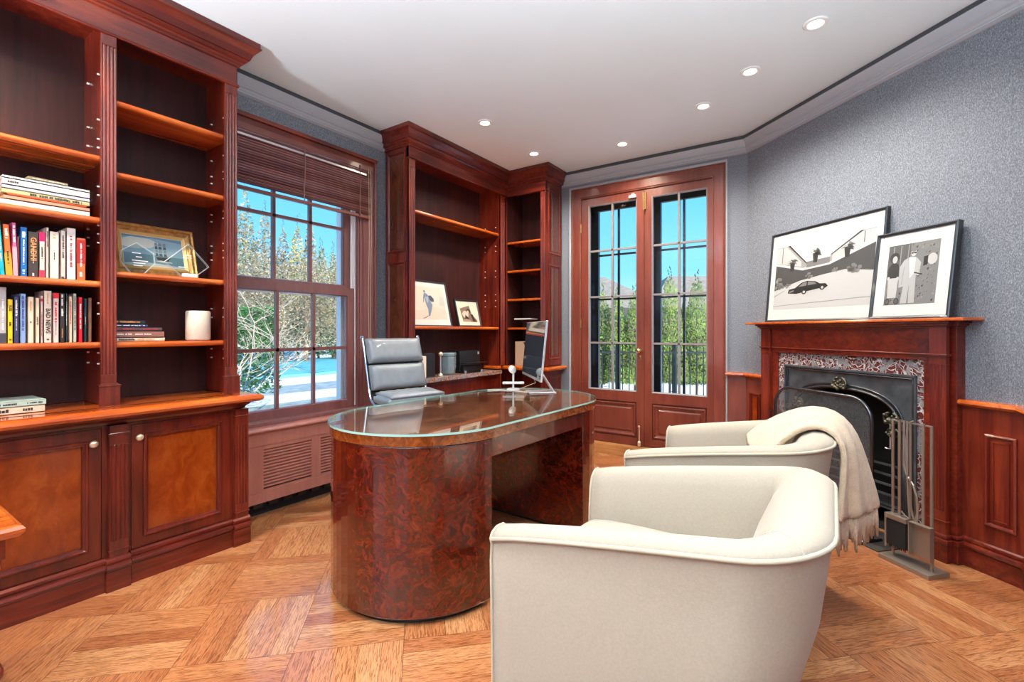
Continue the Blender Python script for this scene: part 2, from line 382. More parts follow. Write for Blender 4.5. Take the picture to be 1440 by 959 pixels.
def add_text(mb,txt,size,m,origin,ex,ey,ext=.0006,sx=1,bold=False):
    ex=Vector(ex).normalized();ey=Vector(ey).normalized();nn=ex.cross(ey)
    mw=Matrix(((ex.x,ey.x,nn.x,origin[0]),(ex.y,ey.y,nn.y,origin[1]),(ex.z,ey.z,nn.z,origin[2]),(0,0,0,1)))
    vs,fs=text_mesh(txt,size,m,mw,ext,sx,bold); M=mb.M; mb.M=None; mb.mat(m).add(vs,fs); mb.M=M
# ------------------------------------------------------------------ shared shape helpers
Z=Vector((0,0,1)); XA=Vector((1,0,0)); YA=Vector((0,1,0))
def ring(mb,o,ex,ey,nn,x0,x1,y0,y1,prof,closed=True):
    o=Vector(o);ex=Vector(ex);ey=Vector(ey);nn=Vector(nn); k=len(prof); vs=[]
    for cx,cy,sx,sy in ((x0,y0,1,1),(x1,y0,-1,1),(x1,y1,-1,-1),(x0,y1,1,-1)):
        for d,hh in prof: vs.append(o+ex*(cx+sx*d)+ey*(cy+sy*d)+nn*hh)
    fs=[]
    for i in range(4):
        j=(i+1)%4
        for q in range(k if closed else k-1):
            r=(q+1)%k; fs.append((i*k+q,j*k+q,j*k+r,i*k+r))
    return mb.add(vs,fs)
def slab(mb,o,ex,ey,nn,x0,x1,y0,y1,h0,h1):
    o=Vector(o);ex=Vector(ex);ey=Vector(ey);nn=Vector(nn)
    p=[o+ex*a+ey*b+nn*c for c in (h0,h1) for a,b in ((x0,y0),(x1,y0),(x1,y1),(x0,y1))]
    return mb.hexa(p)
def fluted(mb,o,ex,nn,w,dep,z0,z1,zf0,zf1,nf=4,fw=.62):
    """pilaster with real grooves; o: lower corner on the wall side"""
    o=Vector(o);ex=Vector(ex);nn=Vector(nn)
    def pl(a,b,poly):
        P=[o+ex*x+nn*y for x,y in poly]; mb.prism([(p.x,p.y) for p in P],a,b)
    sq=[(0,0),(w,0),(w,dep),(0,dep)]
    if zf0>z0: pl(z0,zf0,sq)
    if z1>zf1: pl(zf1,z1,sq)
    pts=[(0,0),(w,0),(w,dep)]; pitch=w/(nf+.3); r=pitch*fw/2
    for i in range(nf-1,-1,-1):
        c=w/2+(i-(nf-1)/2)*pitch
        for a in (0,.25,.5,.75,1): pts.append((c+r*math.cos(PI*a),dep-r*.9*math.sin(PI*a)))
    pts.append((0,dep)); pl(zf0,zf1,pts)
PM=[(0,0),(0,.008),(.004,.012),(.010,.012),(.014,.006),(.020,.004),(.022,-.006)]      # panel moulding
def panel_door(name,parent,o,ex,nn,x0,x1,z0,z1,st=.055,t=.02,pm='cherry_burl_panel',m='mahogany_upright',md='mahogany_upright',rec=.010):
    d=MB(m); ring(d,o,ex,Z,nn,x0,x1,z0,z1,[(0,0),(0,t),(st,t),(st,0)]); D=d.build(name,parent,bevel=.002)
    p=MB(pm); slab(p,o,ex,Z,nn,x0+st,x1-st,z0+st,z1-st,0,t-rec); p.build('panel',D)
    q=MB(md); ring(q,o,ex,Z,nn,x0+st-.006,x1-st+.006,z0+st-.006,z1-st+.006,[(a,t+b) for a,b in PM]+[(.022,t-rec),(0,t-rec)]); q.build('panel_moulding',D)
    return D
BASEPROF=[(0,0),(.012,0),(.012,.085),(.010,.092),(.018,.096),(.022,.106),(.018,.116),(.010,.120),(.009,.126),(.013,.130),(.011,.140),(0,.148)]
CORN=[(.0,2.78),(.085,2.78),(.085,2.755),(.090,2.752),(.090,2.746),(.078,2.738),(.060,2.715),(.050,2.690),(.048,2.684),(.040,2.684),(.040,2.678),(.034,2.668),(.022,2.662),(.020,2.654),(.012,2.648),(.010,2.640),(.0,2.636)]
NOSE=[(0,0),(.098,0),(.112,.006),(.120,.018),(.117,.030),(.106,.038),(.09,.041),(0,.041)]
def sweep_part(mb,path,prof,segs):
    """emit only some segments of a mitred sweep so neighbours can be separate objects"""
    t=MB(mb.cur); t.sweep(path,prof,flip=True); k=len(prof)
    for i in segs:
        vs=[t.v[i*k+q] for q in range(k)]+[t.v[(i+1)*k+q] for q in range(k)]
        mb.add(vs,[(q,k+q,k+(q+1)%k,(q+1)%k) for q in range(k)]+[tuple(range(k)),tuple(range(2*k-1,k-1,-1))])
    return mb
# ------------------------------------------------------------------ room shell
WX=-3.06; BY=4.35; FN=2.76; RXW=.739; RY=-2.4
SC0=-3.412; SC1=-1.585
P0,P1=(WX,RY),(WX,BY); pc=FW(SC0,FN); P2=(pc.x,BY); pd=FW(SC1,FN); P3=(pd.x,pd.y); P4=(pd.x,RY)
def S(name,mb,**k): return structure(mb.build(name,**k))
f=MB('oak_parquet'); f.prism([(WX-.3,RY-.3),(P4[0]+.2,RY-.3),(P3[0]+.2,P3[1]+.3),(P2[0]+.4,BY+.02),(WX-.3,BY+.02)],-.12,0); S('floor',f)
c=MB('ceiling_paint'); c.prism([(WX-.2,RY-.2),(P4[0]+.2,RY-.2),(P3[0]+.25,P3[1]+.25),(P2[0]+.35,BY+.3),(WX-.2,BY+.3)],CEIL,CEIL+.12); S('ceiling',c)
w=MB('grey_woven_wallpaper'); x0,x1=WX-.16,WX
w.box(x0,x1,RY,1.40,0,CEIL).box(x0,x1,2.40,BY+.16,0,CEIL).box(x0,x1,1.40,2.40,0,.56).box(x0,x1,1.40,2.40,2.46,CEIL); S('wall_left',w)
w=MB('grey_woven_wallpaper'); y0,y1=BY,BY+.28
w.box(WX,-2.13,y0,y1,0,CEIL).box(-.80,P2[0]+.1,y0,y1,0,CEIL).box(-2.13,-.80,y0,y1,2.54,CEIL); S('wall_back',w)
w=MB('grey_woven_wallpaper',MF); a,b=SC0,SC1+.1
w.box(a,-2.90,FN,FN+.16,0,CEIL).box(-2.09,b,FN,FN+.16,0,CEIL).box(-2.90,-2.09,FN,FN+.16,.84,CEIL); S('wall_fireplace',w)
w=MB('grey_woven_wallpaper'); w.box(P4[0],P4[0]+.16,RY,P3[1]+.02,0,CEIL); S('wall_right',w)
# wall behind the camera with two tall windows (daylight source)
w=MB('grey_woven_wallpaper'); y0,y1=RY-.16,RY
for xa,xb in ((WX,-2.7),(-1.35,-.85),(.45,P4[0])): w.box(xa,xb,y0,y1,0,CEIL)
for xa,xb in ((-2.7,-1.35),(-.85,.45)): w.box(xa,xb,y0,y1,2.50,CEIL); w.box(xa,xb,y0,y1,0,.25)
S('wall_rear',w)
for i,(xa,xb) in enumerate(((-2.7,-1.35),(-.85,.45))):
    m=MB('painted_window_wood'); ring(m,(0,RY,0),XA,Z,YA,xa-.09,xb+.09,.16,2.59,[(0,0),(0,.02),(.09,.02),(.09,0)])
    ring(m,(0,RY-.09,0),XA,Z,YA,xa,xb,.25,2.50,[(0,-.02),(0,.02),(.06,.02),(.06,-.02)])
    m.box((xa+xb)/2-.012,(xa+xb)/2+.012,RY-.10,RY-.08,.3,2.45)
    for z_ in (.9,1.5,2.0): m.box(xa,xb,RY-.10,RY-.08,z_-.012,z_+.012)
    S('window_%d'%(i+2),m)
# crown moulding
c=MB('crown_dark_band'); path=[P0,P1,P2,P3,P4]
c.sweep(path,[(0,CEIL),(.046,CEIL),(.046,2.747),(0,2.747)],closed=True,flip=True)  # top band in a darker grey than the rest of the crown
c.mat('crown_paint').sweep(path,[(0,2.747),(.058,2.747),(.058,2.741),(.050,2.728),(.036,2.706),(.028,2.694),(.036,2.692),(.038,2.684),(.028,2.678),(.018,2.664),(.026,2.658),(.026,2.650),(.010,2.642),(0,2.640)],closed=True,flip=True)
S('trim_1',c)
# ------------------------------------------------------------------ wainscot (right of the fireplace and along the right wall)
RAILP=[(0,.790),(.018,.792),(.028,.800),(.05,.803),(.058,.812),(.056,.822),(.046,.829),(0,.831)]
w=MB('mahogany_upright'); pA=FW(-1.842,FN); pB=FW(SC1,FN)
w.sweep([(pA.x,pA.y),P3,P4],[(0,0),(.022,0),(.022,.80),(0,.80)],flip=True)
w.mat('mahogany_top').sweep([(pA.x,pA.y),P3,P4],RAILP,flip=True)
w.mat('mahogany_along').sweep([(pA.x,pA.y),P3,P4],[(a+.020,b) for a,b in BASEPROF],flip=True)
def wpanel(w,o,ex,nn,x0,x1,z0=.235,z1=.675,pm='mahogany_upright'):
    w.mat('mahogany_upright'); ring(w,o,ex,Z,nn,x0,x1,z0,z1,[(0,.0),(0,.010),(.006,.013),(.012,.010),(.018,.0)])
    w.mat(pm); slab(w,o,ex,Z,nn,x0+.035,x1-.035,z0+.035,z1-.035,-.01,.004)
    w.mat('mahogany_upright'); ring(w,o,ex,Z,nn,x0+.028,x1-.028,z0+.028,z1-.028,[(0,0),(0,.008),(.008,.008),(.01,0)])
wpanel(w,FW(0,FN-.022),T3,-N3,-1.745,-1.62)
y=2.95
while y>RY+.6: wpanel(w,(P4[0]-.022,0,0),YA,-XA,y-.55,y,.235,.675); y-=.72
S('trim_2',w)
w=MB('door_mahogany'); pA=FW(-3.172,FN)
w.sweep([(-.735,BY),P2,(pA.x,pA.y)],[(0,0),(.022,0),(.022,.80),(0,.80)],flip=True)
w.mat('mahogany_top').sweep([(-.75,BY),P2,(pA.x,pA.y)],RAILP,flip=True)
w.mat('mahogany_along').sweep([(-.735,BY),P2,(pA.x,pA.y)],[(a+.020,b) for a,b in BASEPROF],flip=True)
wpanel(w,FW(0,FN-.022),T3,-N3,-3.36,-3.235,pm='cherry_burl_panel')
S('trim_3',w)
# ------------------------------------------------------------------ upper left bookcase
LX=-2.75; BX=WX+.004
shelvesL=(1.972,1.690,1.399,1.121); shelvesR=(2.252,1.917,1.452,1.121)
ub=thing('built_in_bookcase','tall mahogany bookcase left of the window, its shelves holding books and a ship painting','bookcase',(BX,.6,.828))
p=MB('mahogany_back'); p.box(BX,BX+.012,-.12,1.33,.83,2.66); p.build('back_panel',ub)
for n_,ya,yb in (('side_panel',1.305,1.333),('side_panel',-.12,-.10),('divider',.758,.784)):
    p=MB('mahogany_upright'); p.box(BX+.012,LX-.012,ya,yb,.83,2.66); p.build(n_,ub)
p=MB('mahogany_upright'); p.box(BX+.012,LX-.012,-.10,1.305,2.60,2.66); p.build('top_board',ub)
for ya,yb in ((-.115,-.05),(.742,.800),(1.272,1.338)):
    p=MB('mahogany_upright'); fluted(p,(LX-.016,ya,0),YA,XA,yb-ya,.016,.93,2.54,.972,2.478,4)
    p.box(LX-.016,LX+.006,ya-.007,yb+.012,.828,.918).box(LX-.016,LX+.010,ya-.010,yb+.015,.918,.924).box(LX-.016,LX+.004,ya-.004,yb+.006,.924,.930)
    p.build('pilaster',ub,bevel=.0015)
p=MB('mahogany_along'); p.box(LX-.03,LX,-.12,1.338,2.535,2.66); p.sweep([(LX,-.15),(LX,1.338),(BX,1.338)],[(0,2.526),(.007,2.528),(.009,2.533),(.006,2.539),(0,2.541)],flip=True); p.box(BX+.01,LX,1.334,1.338,.83,2.66); p.build('frieze',ub,bevel=.001)
p=MB('mahogany_along'); p.sweep([(LX,-.22),(LX,1.338),(BX,1.338)],CORN,flip=True); p.build('cornice',ub)
def shelf_mesh(xa,xb,ya,yb,z,axis='x',t=.028):
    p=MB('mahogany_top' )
    r=t/2; prof=[(xb-r+r*math.sin(a_),z-r+r*math.cos(a_)) for a_ in [PI*q_/8 for q_ in range(9)]]+[(xa,z-t),(xa,z)]
    vs=[(x_,ya,z_) for x_,z_ in prof]+[(x_,yb,z_) for x_,z_ in prof]; n=len(prof)
    p.add(vs,[tuple(range(n)),tuple(range(2*n-1,n-1,-1))]+[(i,n+i,n+(i+1)%n,(i+1)%n) for i in range(n)])
    return p
for z_ in shelvesL: shelf_mesh(BX+.013,LX-.020,-.099,.757,z_).build('shelf',ub)
for z_ in shelvesR: shelf_mesh(BX+.013,LX-.020,.785,1.304,z_).build('shelf',ub)
for yy,dy in ((.757,-.006),(1.304,-.006)):
    for xx in (LX-.07,BX+.09):
        for zz in (1.02,1.07,1.25,1.30,1.58,1.62,1.66,1.80,1.84,2.02,2.06,2.15,2.36):
            p=MB('silver_pin'); p.rod((xx,yy,zz),(xx,yy+dy*1.6,zz),.0042,6); p.build('shelf_pin',ub)
# countertop + base cabinets
CXF=-2.722
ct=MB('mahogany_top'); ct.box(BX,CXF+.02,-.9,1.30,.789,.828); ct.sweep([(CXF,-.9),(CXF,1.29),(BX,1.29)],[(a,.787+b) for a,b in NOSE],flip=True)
ct.mat('mahogany_along').sweep([(CXF,-.9),(CXF,1.345),(BX,1.345)],[(0,.745),(.012,.748),(.018,.760),(.034,.772),(.036,.786),(0,.786)],flip=True)
tag(ct.build('cabinet_countertop',loc=(CXF,.5,.74)),'long orange-brown polished wood countertop with rounded nosing under the left bookcase','countertop')
def base_cab(ya,yb,lab,dy0,dy1,knob_y,pil):
    t=thing('base_cabinet',lab,'cabinet',(BX,(ya+yb)/2,0))
    p=MB('mahogany_upright'); p.box(BX,CXF-.018,ya,yb,0,.744); 
    ring(p,(CXF-.018,0,0),YA,Z,XA,ya,yb,.10,.744,[(0,0),(0,.018),(.0101,.018),(.0101,0)])
    p.box(CXF-.018,CXF,ya,dy0-.002,.1,.744); p.box(CXF-.018,CXF,dy1+.002,yb,.1,.744); p.box(CXF-.018,CXF,dy0-.002,dy1+.002,.735,.744); p.box(CXF-.018,CXF,dy0-.002,dy1+.002,.1,.150)
    p.build('body',t)
    D=panel_door('door',t,(CXF-.016,0,0),YA,XA,dy0,dy1,.152,.733,st=.052)
    k=MB('pale_brass'); k.smooth=True; k.lathe((CXF,knob_y,.672),[(.006,0),(.006,.012),(.014,.016),(.017,.022),(.012,.028),(.004,.030)],16,rot=Matrix.Rotation(PI/2,3,'Y')); k.build('knob',D)
    for y0_,y1_ in pil:
        p=MB('mahogany_upright'); fluted(p,(CXF,y0_,0),YA,XA,y1_-y0_,.026,.148,.744,.22,.655,4)
        p.box(CXF,CXF+.030,y0_-.004,y1_+.004,.703,.709).box(CXF,CXF+.030,y0_-.004,y1_+.004,.174,.181); p.build('pilaster',t,bevel=.0015)
        b_=MB('mahogany_along'); b_.sweep([(CXF,y0_-.014),(CXF,y1_+.006)],[(a+.026,b) for a,b in BASEPROF]+[(0,.148),(0,0)],flip=True); b_.build('plinth_block',t)
    return t
t=base_cab(.84,1.375,'low mahogany cabinet with one framed burl door, right one beside the radiator cover',.845,1.286,.873,[(1.303,1.372)])
p=MB('mahogany_along'); p.sweep([(CXF,.84),(CXF,1.29)],[(a+.010,b) for a,b in BASEPROF]+[(0,.148),(0,0)],flip=True); p.build('baseboard',t)
t=base_cab(-.55,.84,'low mahogany cabinet with a framed burl door under the book-filled shelves at the left edge',.0,.736,.705,[(.758,.828)])
p=MB('mahogany_along'); p.sweep([(CXF,-.55),(CXF,.745)],[(a+.010,b) for a,b in BASEPROF]+[(0,.148),(0,0)],flip=True); p.build('baseboard',t)
# ------------------------------------------------------------------ far bookcase
FXF=-2.775; FY0=2.655; FY1=3.90
fb=thing('built_in_bookcase','tall mahogany bookcase beyond the window with a wide open bay holding two framed pictures','bookcase',(BX,3.3,0))
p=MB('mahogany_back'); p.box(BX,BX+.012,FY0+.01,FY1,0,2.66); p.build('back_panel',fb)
for n_,ya,yb in (('side_panel',FY0,FY0+.025),('side_panel',FY1,FY1+.02)):
    p=MB('mahogany_upright'); p.box(BX+.012,FXF-.006,ya,yb,0,2.66)
    if ya==FY0:
        o=(0,FY0,0)
        for z0_,z1_ in ((.88,1.73),(1.80,2.61),(.16,.80)): 
            ring(p,o,XA,Z,-YA,-3.02,-2.812,z0_,z1_,[(0,0),(0,.009),(.010,.012),(.016,.009),(.022,0)])
            p.mat('mahogany_panel'); slab(p,o,XA,Z,-YA,-2.99,-2.842,z0_+.03,z1_-.03,-.005,.002); p.mat('mahogany_upright')
    p.build(n_,fb)
for ya,yb in ((FY0,2.722),(FY1,3.975)):
    p=MB('mahogany_upright'); fluted(p,(FXF-.018,ya,0),YA,XA,yb-ya,.018,.90 if ya<3 else .83,2.54,.97,2.478,3)
    if ya<3: p.box(FXF-.02,FXF+.004,ya-.004,yb+.005,0,.90)
    p.build('pilaster',fb,bevel=.001)
p=MB('mahogany_along'); p.box(FXF-.03,FXF,FY0,4.02,2.552,2.66); p.sweep([(FXF,FY0),(FXF,4.018)],[(0,2.545),(.007,2.547),(.009,2.552),(.006,2.557),(0,2.559)],flip=True); p.box(BX+.013,FXF-.03,FY0+.03,FY1,2.60,2.64); p.build('frieze',fb)
CP=[(BX,FY0),(FXF,FY0),(FXF,4.02),(-2.325,4.02),(-2.325,BY-.01)]
p=MB('mahogany_along'); sweep_part(p,CP,CORN,(0,1)); p.build('cornice',fb)
for z_ in (2.158,1.213): shelf_mesh(BX+.013,FXF-.022,FY0+.03,FY1-.001,z_).build('shelf',fb)
for xx in (FXF-.06,BX+.09):
    for zz in (1.42,1.48,1.54,1.72,1.78,1.98,2.03,2.22):
        p=MB('silver_pin'); p.rod((xx,FY1,zz),(xx,FY1-.009,zz),.0042,6); p.build('shelf_pin',fb)
p=MB('mahogany_upright'); p.box(BX+.013,FXF-.03,FY0+.03,FY1-.001,.08,.744); p.box(BX+.013,FXF-.05,FY0+.03,FY1-.001,0,.08); p.build('lower_front_panel',fb)
mt=MB('rouge_marble_top'); mt.box(BX+.013,FXF+.03,2.735,3.885,.746,.784); tag(mt.build('marble_countertop',bevel=.004,loc=(FXF,3.3,.746)),'red marble counter slab in the far bookcase bay behind the office chair','countertop')
# ------------------------------------------------------------------ narrow corner bookcase
SX0,SX1,SY=-2.79,-2.381,4.02
sb=thing('corner_bookcase','narrow mahogany corner bookcase between the far bay and the French doors','bookcase',(-2.6,BY-.01,0))
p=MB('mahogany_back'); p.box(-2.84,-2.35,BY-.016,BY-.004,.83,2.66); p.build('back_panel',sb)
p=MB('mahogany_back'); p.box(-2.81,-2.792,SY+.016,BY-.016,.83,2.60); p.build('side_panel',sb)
p=MB('mahogany_upright'); p.box(-2.355,-2.325,SY+.012,BY-.004,.83,2.66)
for z0_,z1_ in ((.89,1.832),(1.935,2.60)):
    ring(p,(-2.325,0,0),YA,Z,XA,4.075,4.315,z0_,z1_,[(0,0),(0,.007),(.008,.010),(.014,.007),(.020,0)]); p.mat('mahogany_panel'); slab(p,(-2.325,0,0),YA,Z,XA,4.11,4.28,z0_+.035,z1_-.035,-.005,.002); p.mat('mahogany_upright')
p.build('side_panel',sb)
for xa,xb in ((-2.872,-2.79),(-2.381,-2.325)):
    p=MB('mahogany_upright'); fluted(p,(xa,SY+.018,0),XA,-YA,xb-xa,.018,.90,2.54,.97,2.49,3); p.box(xa-.003,xb+.003,SY-.006,SY+.018,.825,.90); p.build('pilaster',sb,bevel=.001)
p=MB('mahogany_across'); p.box(-2.80,-2.325,SY,SY+.03,2.55,2.66); p.sweep([(-2.79,SY),(-2.325,SY),(-2.325,BY-.01)],[(0,2.545),(.006,2.547),(.008,2.552),(.005,2.557),(0,2.559)],flip=True); p.build('frieze',sb)
p=MB('mahogany_along'); sweep_part(p,CP,CORN,(2,3)); p.build('cornice',sb)
for z_ in (2.085,1.792,1.502,1.208):
    p=MB('mahogany_top'); p.box(SX0,-2.356,SY+.02,BY-.017,z_-.022,z_); p.build('shelf',sb,bevel=.006)
sct=MB('mahogany_top'); sct.box(-2.87,-2.335,SY-.01,BY-.005,.787,.822); sct.sweep([(-2.87,SY),(-2.325,SY),(-2.325,BY-.006)],[(a*.55,.783+b*.95) for a,b in NOSE],flip=True); sct.box(-2.95,-2.77,3.845,3.898,.795,.822)
tag(sct.build('cabinet_countertop',bevel=.003,loc=(-2.6,SY,.78)),'small orange-brown wooden ledge with rounded edge at the foot of the corner bookcase','countertop')
p=MB('mahogany_upright'); p.box(-2.80,-2.355,SY+.05,BY-.01,.0,.10); p.box(-2.87,-2.79,SY,BY-.01,0,.78); p.box(-2.381,-2.345,SY,BY-.01,0,.78); p.box(-2.79,-2.381,BY-.03,BY-.01,.1,.78); p.box(-2.345,-2.325,SY,BY-.01,0,.78)
ring(p,(-2.325,0,0),YA,Z,XA,4.08,4.31,.16,.72,[(0,0),(0,.007),(.008,.010),(.014,.007),(.020,0)]); p.build('lower_cabinet',sb)
# ------------------------------------------------------------------ sash window
wn=MB('window_wood')
WP=-3.085
ring(wn,(WX-.14,0,0),YA,Z,XA,1.40,2.40,.56,2.46,[(0,0),(0,.14),(.03,.14),(.03,0)])              # jamb liner
# casing
wn.box(WX,WX+.022,2.372,2.545,.56,2.53).box(WX+.022,WX+.034,2.525,2.545,.56,2.53).box(WX+.022,WX+.030,2.385,2.40,.56,2.45).box(WX+.022,WX+.028,2.42,2.50,.56,2.46)
wn.box(WX,WX+.022,1.342,1.425,.56,2.53)
wn.mat('mahogany_along').box(WX,WX+.026,1.342,2.545,2.44,2.53).box(WX+.026,WX+.042,1.342,2.55,2.505,2.532)
wn.mat('window_wood').box(WX-.14,WX+.05,1.38,2.56,.566,.588)
wn.mat('white_trim').box(WX-.075,WX-.004,2.364,2.3715,.60,2.44).box(WX-.045,WX-.038,2.352,2.366,1.50,2.44)
S('window_1',wn,bevel=.002)
def sash(z0,z1,xp,rows):
    m=MB('window_wood'); o=(xp,0,0)
    ring(m,o,YA,Z,XA,1.430,2.360,z0,z1,[(0,-.018),(0,.018),(.058,.018),(.064,.006),(.064,-.018)])
    for yy in (1.752,2.022): slab(m,o,YA,Z,XA,yy-.011,yy+.011,z0+.05,z1-.05,-.012,.012)
    for k in range(1,rows):
        zz=z0+.06+(z1-z0-.12)*k/rows
        slab(m,o,YA,Z,XA,1.48,2.31,zz-.011,zz+.011,-.012,.012)
    return m

lo=sash(.592,1.500,WP,2).build('sash',None,loc=(WP,1.9,.6)); lo['kind']='structure'; lo.name='window_4'; MW[lo.name]=Matrix.Translation(Vector((WP,1.9,.6)))
g=MB('window_glass'); g.box(WP-.003,WP-.001,1.48,2.31,.64,1.46); g.build('pane',lo)
up=sash(1.462,2.44,WP-.04,2).build('sash',None,loc=(WP-.04,1.9,1.46)); up['kind']='structure'; up.name='window_5'; MW[up.name]=Matrix.Translation(Vector((WP-.04,1.9,1.46)))
g=MB('window_glass'); g.box(WP-.043,WP-.041,1.48,2.31,1.51,2.40); g.build('pane',up)
st=MB('white_trim'); ring(st,(WX-.20,0,0),YA,Z,XA,1.40,2.40,.56,2.46,[(0,-.02),(0,.035),(.045,.035),(.045,-.02)]); st.box(WX-.21,WX-.19,1.42,2.38,1.44,1.48); S('trim_7',st)
# radiator cover
rc=thing('radiator_cover','brown painted wooden radiator cover with louvred grilles under the sash window','radiator cover',(WX,2.0,0))
RCX=-2.95
p=MB('painted_window_wood'); p.sweep([(RCX,1.385),(RCX,2.652)],[(-.10,.535),(.006,.535),(.016,.541),(.020,.550),(.016,.560),(.004,.566),(-.10,.566)],flip=True); p.build('sill',rc,bevel=.002)
p=MB('painted_window_wood'); p.box(RCX-.02,RCX,1.385,2.65,.455,.535).box(RCX-.02,RCX,1.385,2.65,.10,.165).box(RCX-.02,RCX-.003,1.385,1.595,.165,.455)
p.box(RCX-.02,RCX-.003,1.925,1.995,.165,.455).box(RCX-.02,RCX-.003,2.325,2.65,.165,.455).box(WX+.002,RCX-.02,1.385,1.40,.1,.535)
for a_,b_ in ((1.595,1.925),(1.995,2.325)): p.box(RCX-.02,RCX-.003,a_,b_,.165,.180); p.box(RCX-.02,RCX-.003,a_,b_,.43,.455)
p.build('frame',rc,bevel=.0015)
for a_,b_ in ((1.595,1.925),(1.995,2.325)):
    p=MB('painted_window_wood')
    for k in range(12):
        z_=.188+k*.0202
        p.hexa([(RCX-.022,a_,z_+.012),(RCX-.006,a_,z_+.002),(RCX-.006,b_,z_+.002),(RCX-.022,b_,z_+.012),(RCX-.022,a_,z_+.020),(RCX-.006,a_,z_+.010),(RCX-.006,b_,z_+.010),(RCX-.022,b_,z_+.020)])
    p.build('grille',rc)
p=MB('dark_void'); p.box(WX+.002,WX+.02,1.39,2.65,0,.54); p.build('inner_back',rc)
p=MB('black_satin')
for k in range(12): p.box(WX+.03,RCX-.04,1.45+k*.1,1.51+k*.1,.06,.46)
p.build('radiator_fins',rc)
# blind
bl=thing('venetian_blind','dark wooden venetian blind half raised over the sash window','blind',(WX+.05,1.9,2.46))
p=MB('blind_wood'); p.box(WX+.026,WX+.062,1.345,2.490,2.415,2.455); p.build('headrail',bl,bevel=.003)
p=MB('silver_alu'); p.box(WX+.05,WX+.058,1.36,2.425,2.378,2.390); p.build('gap_light_strip',bl)  # pale strip: daylight through the gap in the blind put into its colour
p=MB('blind_wood'); k=0; z_=2.405
while z_>2.085:
    p.cur='blind_wood_light' if random.random()<.35 else 'blind_wood'; j=random.uniform(-.0022,.0022); tl=(.0068 if k%5 else .0052) if z_>2.13 else .0040; k+=1
    p.hexa([(WX+.034,1.36,z_-tl+j),(WX+.054,1.36,z_+tl*.6),(WX+.054,2.475,z_+tl*.6-j),(WX+.034,2.475,z_-tl),(WX+.034,1.36,z_-tl+.0028+j),(WX+.054,1.36,z_+tl*.6+.0028),(WX+.054,2.475,z_+tl*.6+.0028-j),(WX+.034,2.475,z_-tl+.0028)])
    z_-=.0165 if z_>2.13 else .0085
p.build('slats',bl)
p=MB('blind_wood'); p.box(WX+.026,WX+.060,1.36,2.475,2.046,2.066); p.build('bottom_rail',bl,bevel=.003)
for yy in (1.40,1.90,2.36): p=MB('blind_wood'); p.tube([(WX+.065,yy,2.44),(WX+.068,yy+.003,2.3),(WX+.066,yy-.003,2.15),(WX+.065,yy,2.05)],.0035,5); p.build('ladder_cord',bl)
p=MB('linen_piping')
for yy,zz in ((2.44,.98),(2.46,.92)): p.tube([(WX+.066,yy,2.43),(WX+.068,yy+.004,1.9),(WX+.066,yy-.004,1.4),(WX+.066,yy+.006,zz)],.0018,5); p.lathe((WX+.066,yy+.006,zz-.03),[(.002,.03),(.006,.02),(.007,0),(.001,-.004)],8)
p.build('pull_cord',bl)
# ------------------------------------------------------------------ French doors
D0,D1=-2.202,-.754
d=MB('door_mahogany'); ring(d,(0,BY,0),XA,Z,-YA,D0,D1,-.12,2.598,[(0,0),(0,.020),(.012,.026),(.020,.020),(.092,.020),(.098,.012),(.105,.012),(.105,0)])
d.box(-2.13,-2.098,BY,BY+.10,0,2.52).box(-.832,-.80,BY,BY+.10,0,2.52).box(-2.13,-.80,BY,BY+.10,2.488,2.54)
d.box(D0,D1,BY-.003,BY,-.1,.0)
S('door_frame_trim',d,bevel=.0015).name='trim_4'
d=MB('crown_paint'); ring(d,(0,BY,0),XA,Z,-YA,D0-.030,D1+.012,-.10,2.622,[(0,0),(0,.012),(.012,.016),(.024,.010),(.030,.0)]); S('trim_5',d)
d=MB('oak_step'); d.box(-2.13,-.80,BY-.02,BY+.30,0,.094); d.box(D0+.0,D1,BY-.075,BY-.02,0,.092); S('trim_6',d,bevel=.004)
def leaf(n,xa,xb,ga,gb):
    o=(0,BY+.012,0)
    m=MB('door_mahogany'); z0,z1=.098,2.484; g0,g1=.605,2.412
    def sl(a,b,c,e,h0=-.04,h1=.012): slab(m,o,XA,Z,-YA,a,b,c,e,h0,h1)
    sl(xa,ga,z0,z1); sl(gb,xb,z0,z1); sl(ga,gb,g1,z1); sl(ga,gb,.505,g0); sl(ga,gb,z0,.170)
    slab(m,o,XA,Z,-YA,ga,gb,.170,.505,-.03,-.004); 
    ring(m,o,XA,Z,-YA,ga+.01,gb-.01,.185,.49,[(0,-.004),(0,.012),(.010,.014),(.016,.002),(.030,-.004)])
    ring(m,o,XA,Z,-YA,ga+.05,gb-.05,.225,.45,[(0,-.004),(.012,.004),(.02,.004),(.02,-.004)]); slab(m,o,XA,Z,-YA,ga+.068,gb-.068,.243,.432,-.004,.004)
    m.mat('greyed_muntin'); ring(m,o,XA,Z,-YA,ga-.004,gb+.004,g0-.004,g1+.004,[(0,-.01),(0,.014),(.010,.008),(.012,-.01)])
    gm=(ga+gb)/2; slab(m,o,XA,Z,-YA,gm-.009,gm+.009,g0,g1,-.02,.006)
    for k in (1,2,3):
        zz=g0+(g1-g0)*k/4; slab(m,o,XA,Z,-YA,ga,gb,zz-.009,zz+.009,-.02,.006)
    O=m.build('door_%d'%n,None,loc=((xa+xb)/2,BY,.1),bevel=.0012); structure(O)
    g=MB('window_glass'); g.box(ga,gb,BY+.024,BY+.026,g0,g1); g.build('pane',O)
    return O
dl=leaf(1,-2.096,-1.460,-2.018,-1.532); dr=leaf(2,-1.456,-.827,-1.384,-.9075)
p=MB('brass'); yk=BY-.012
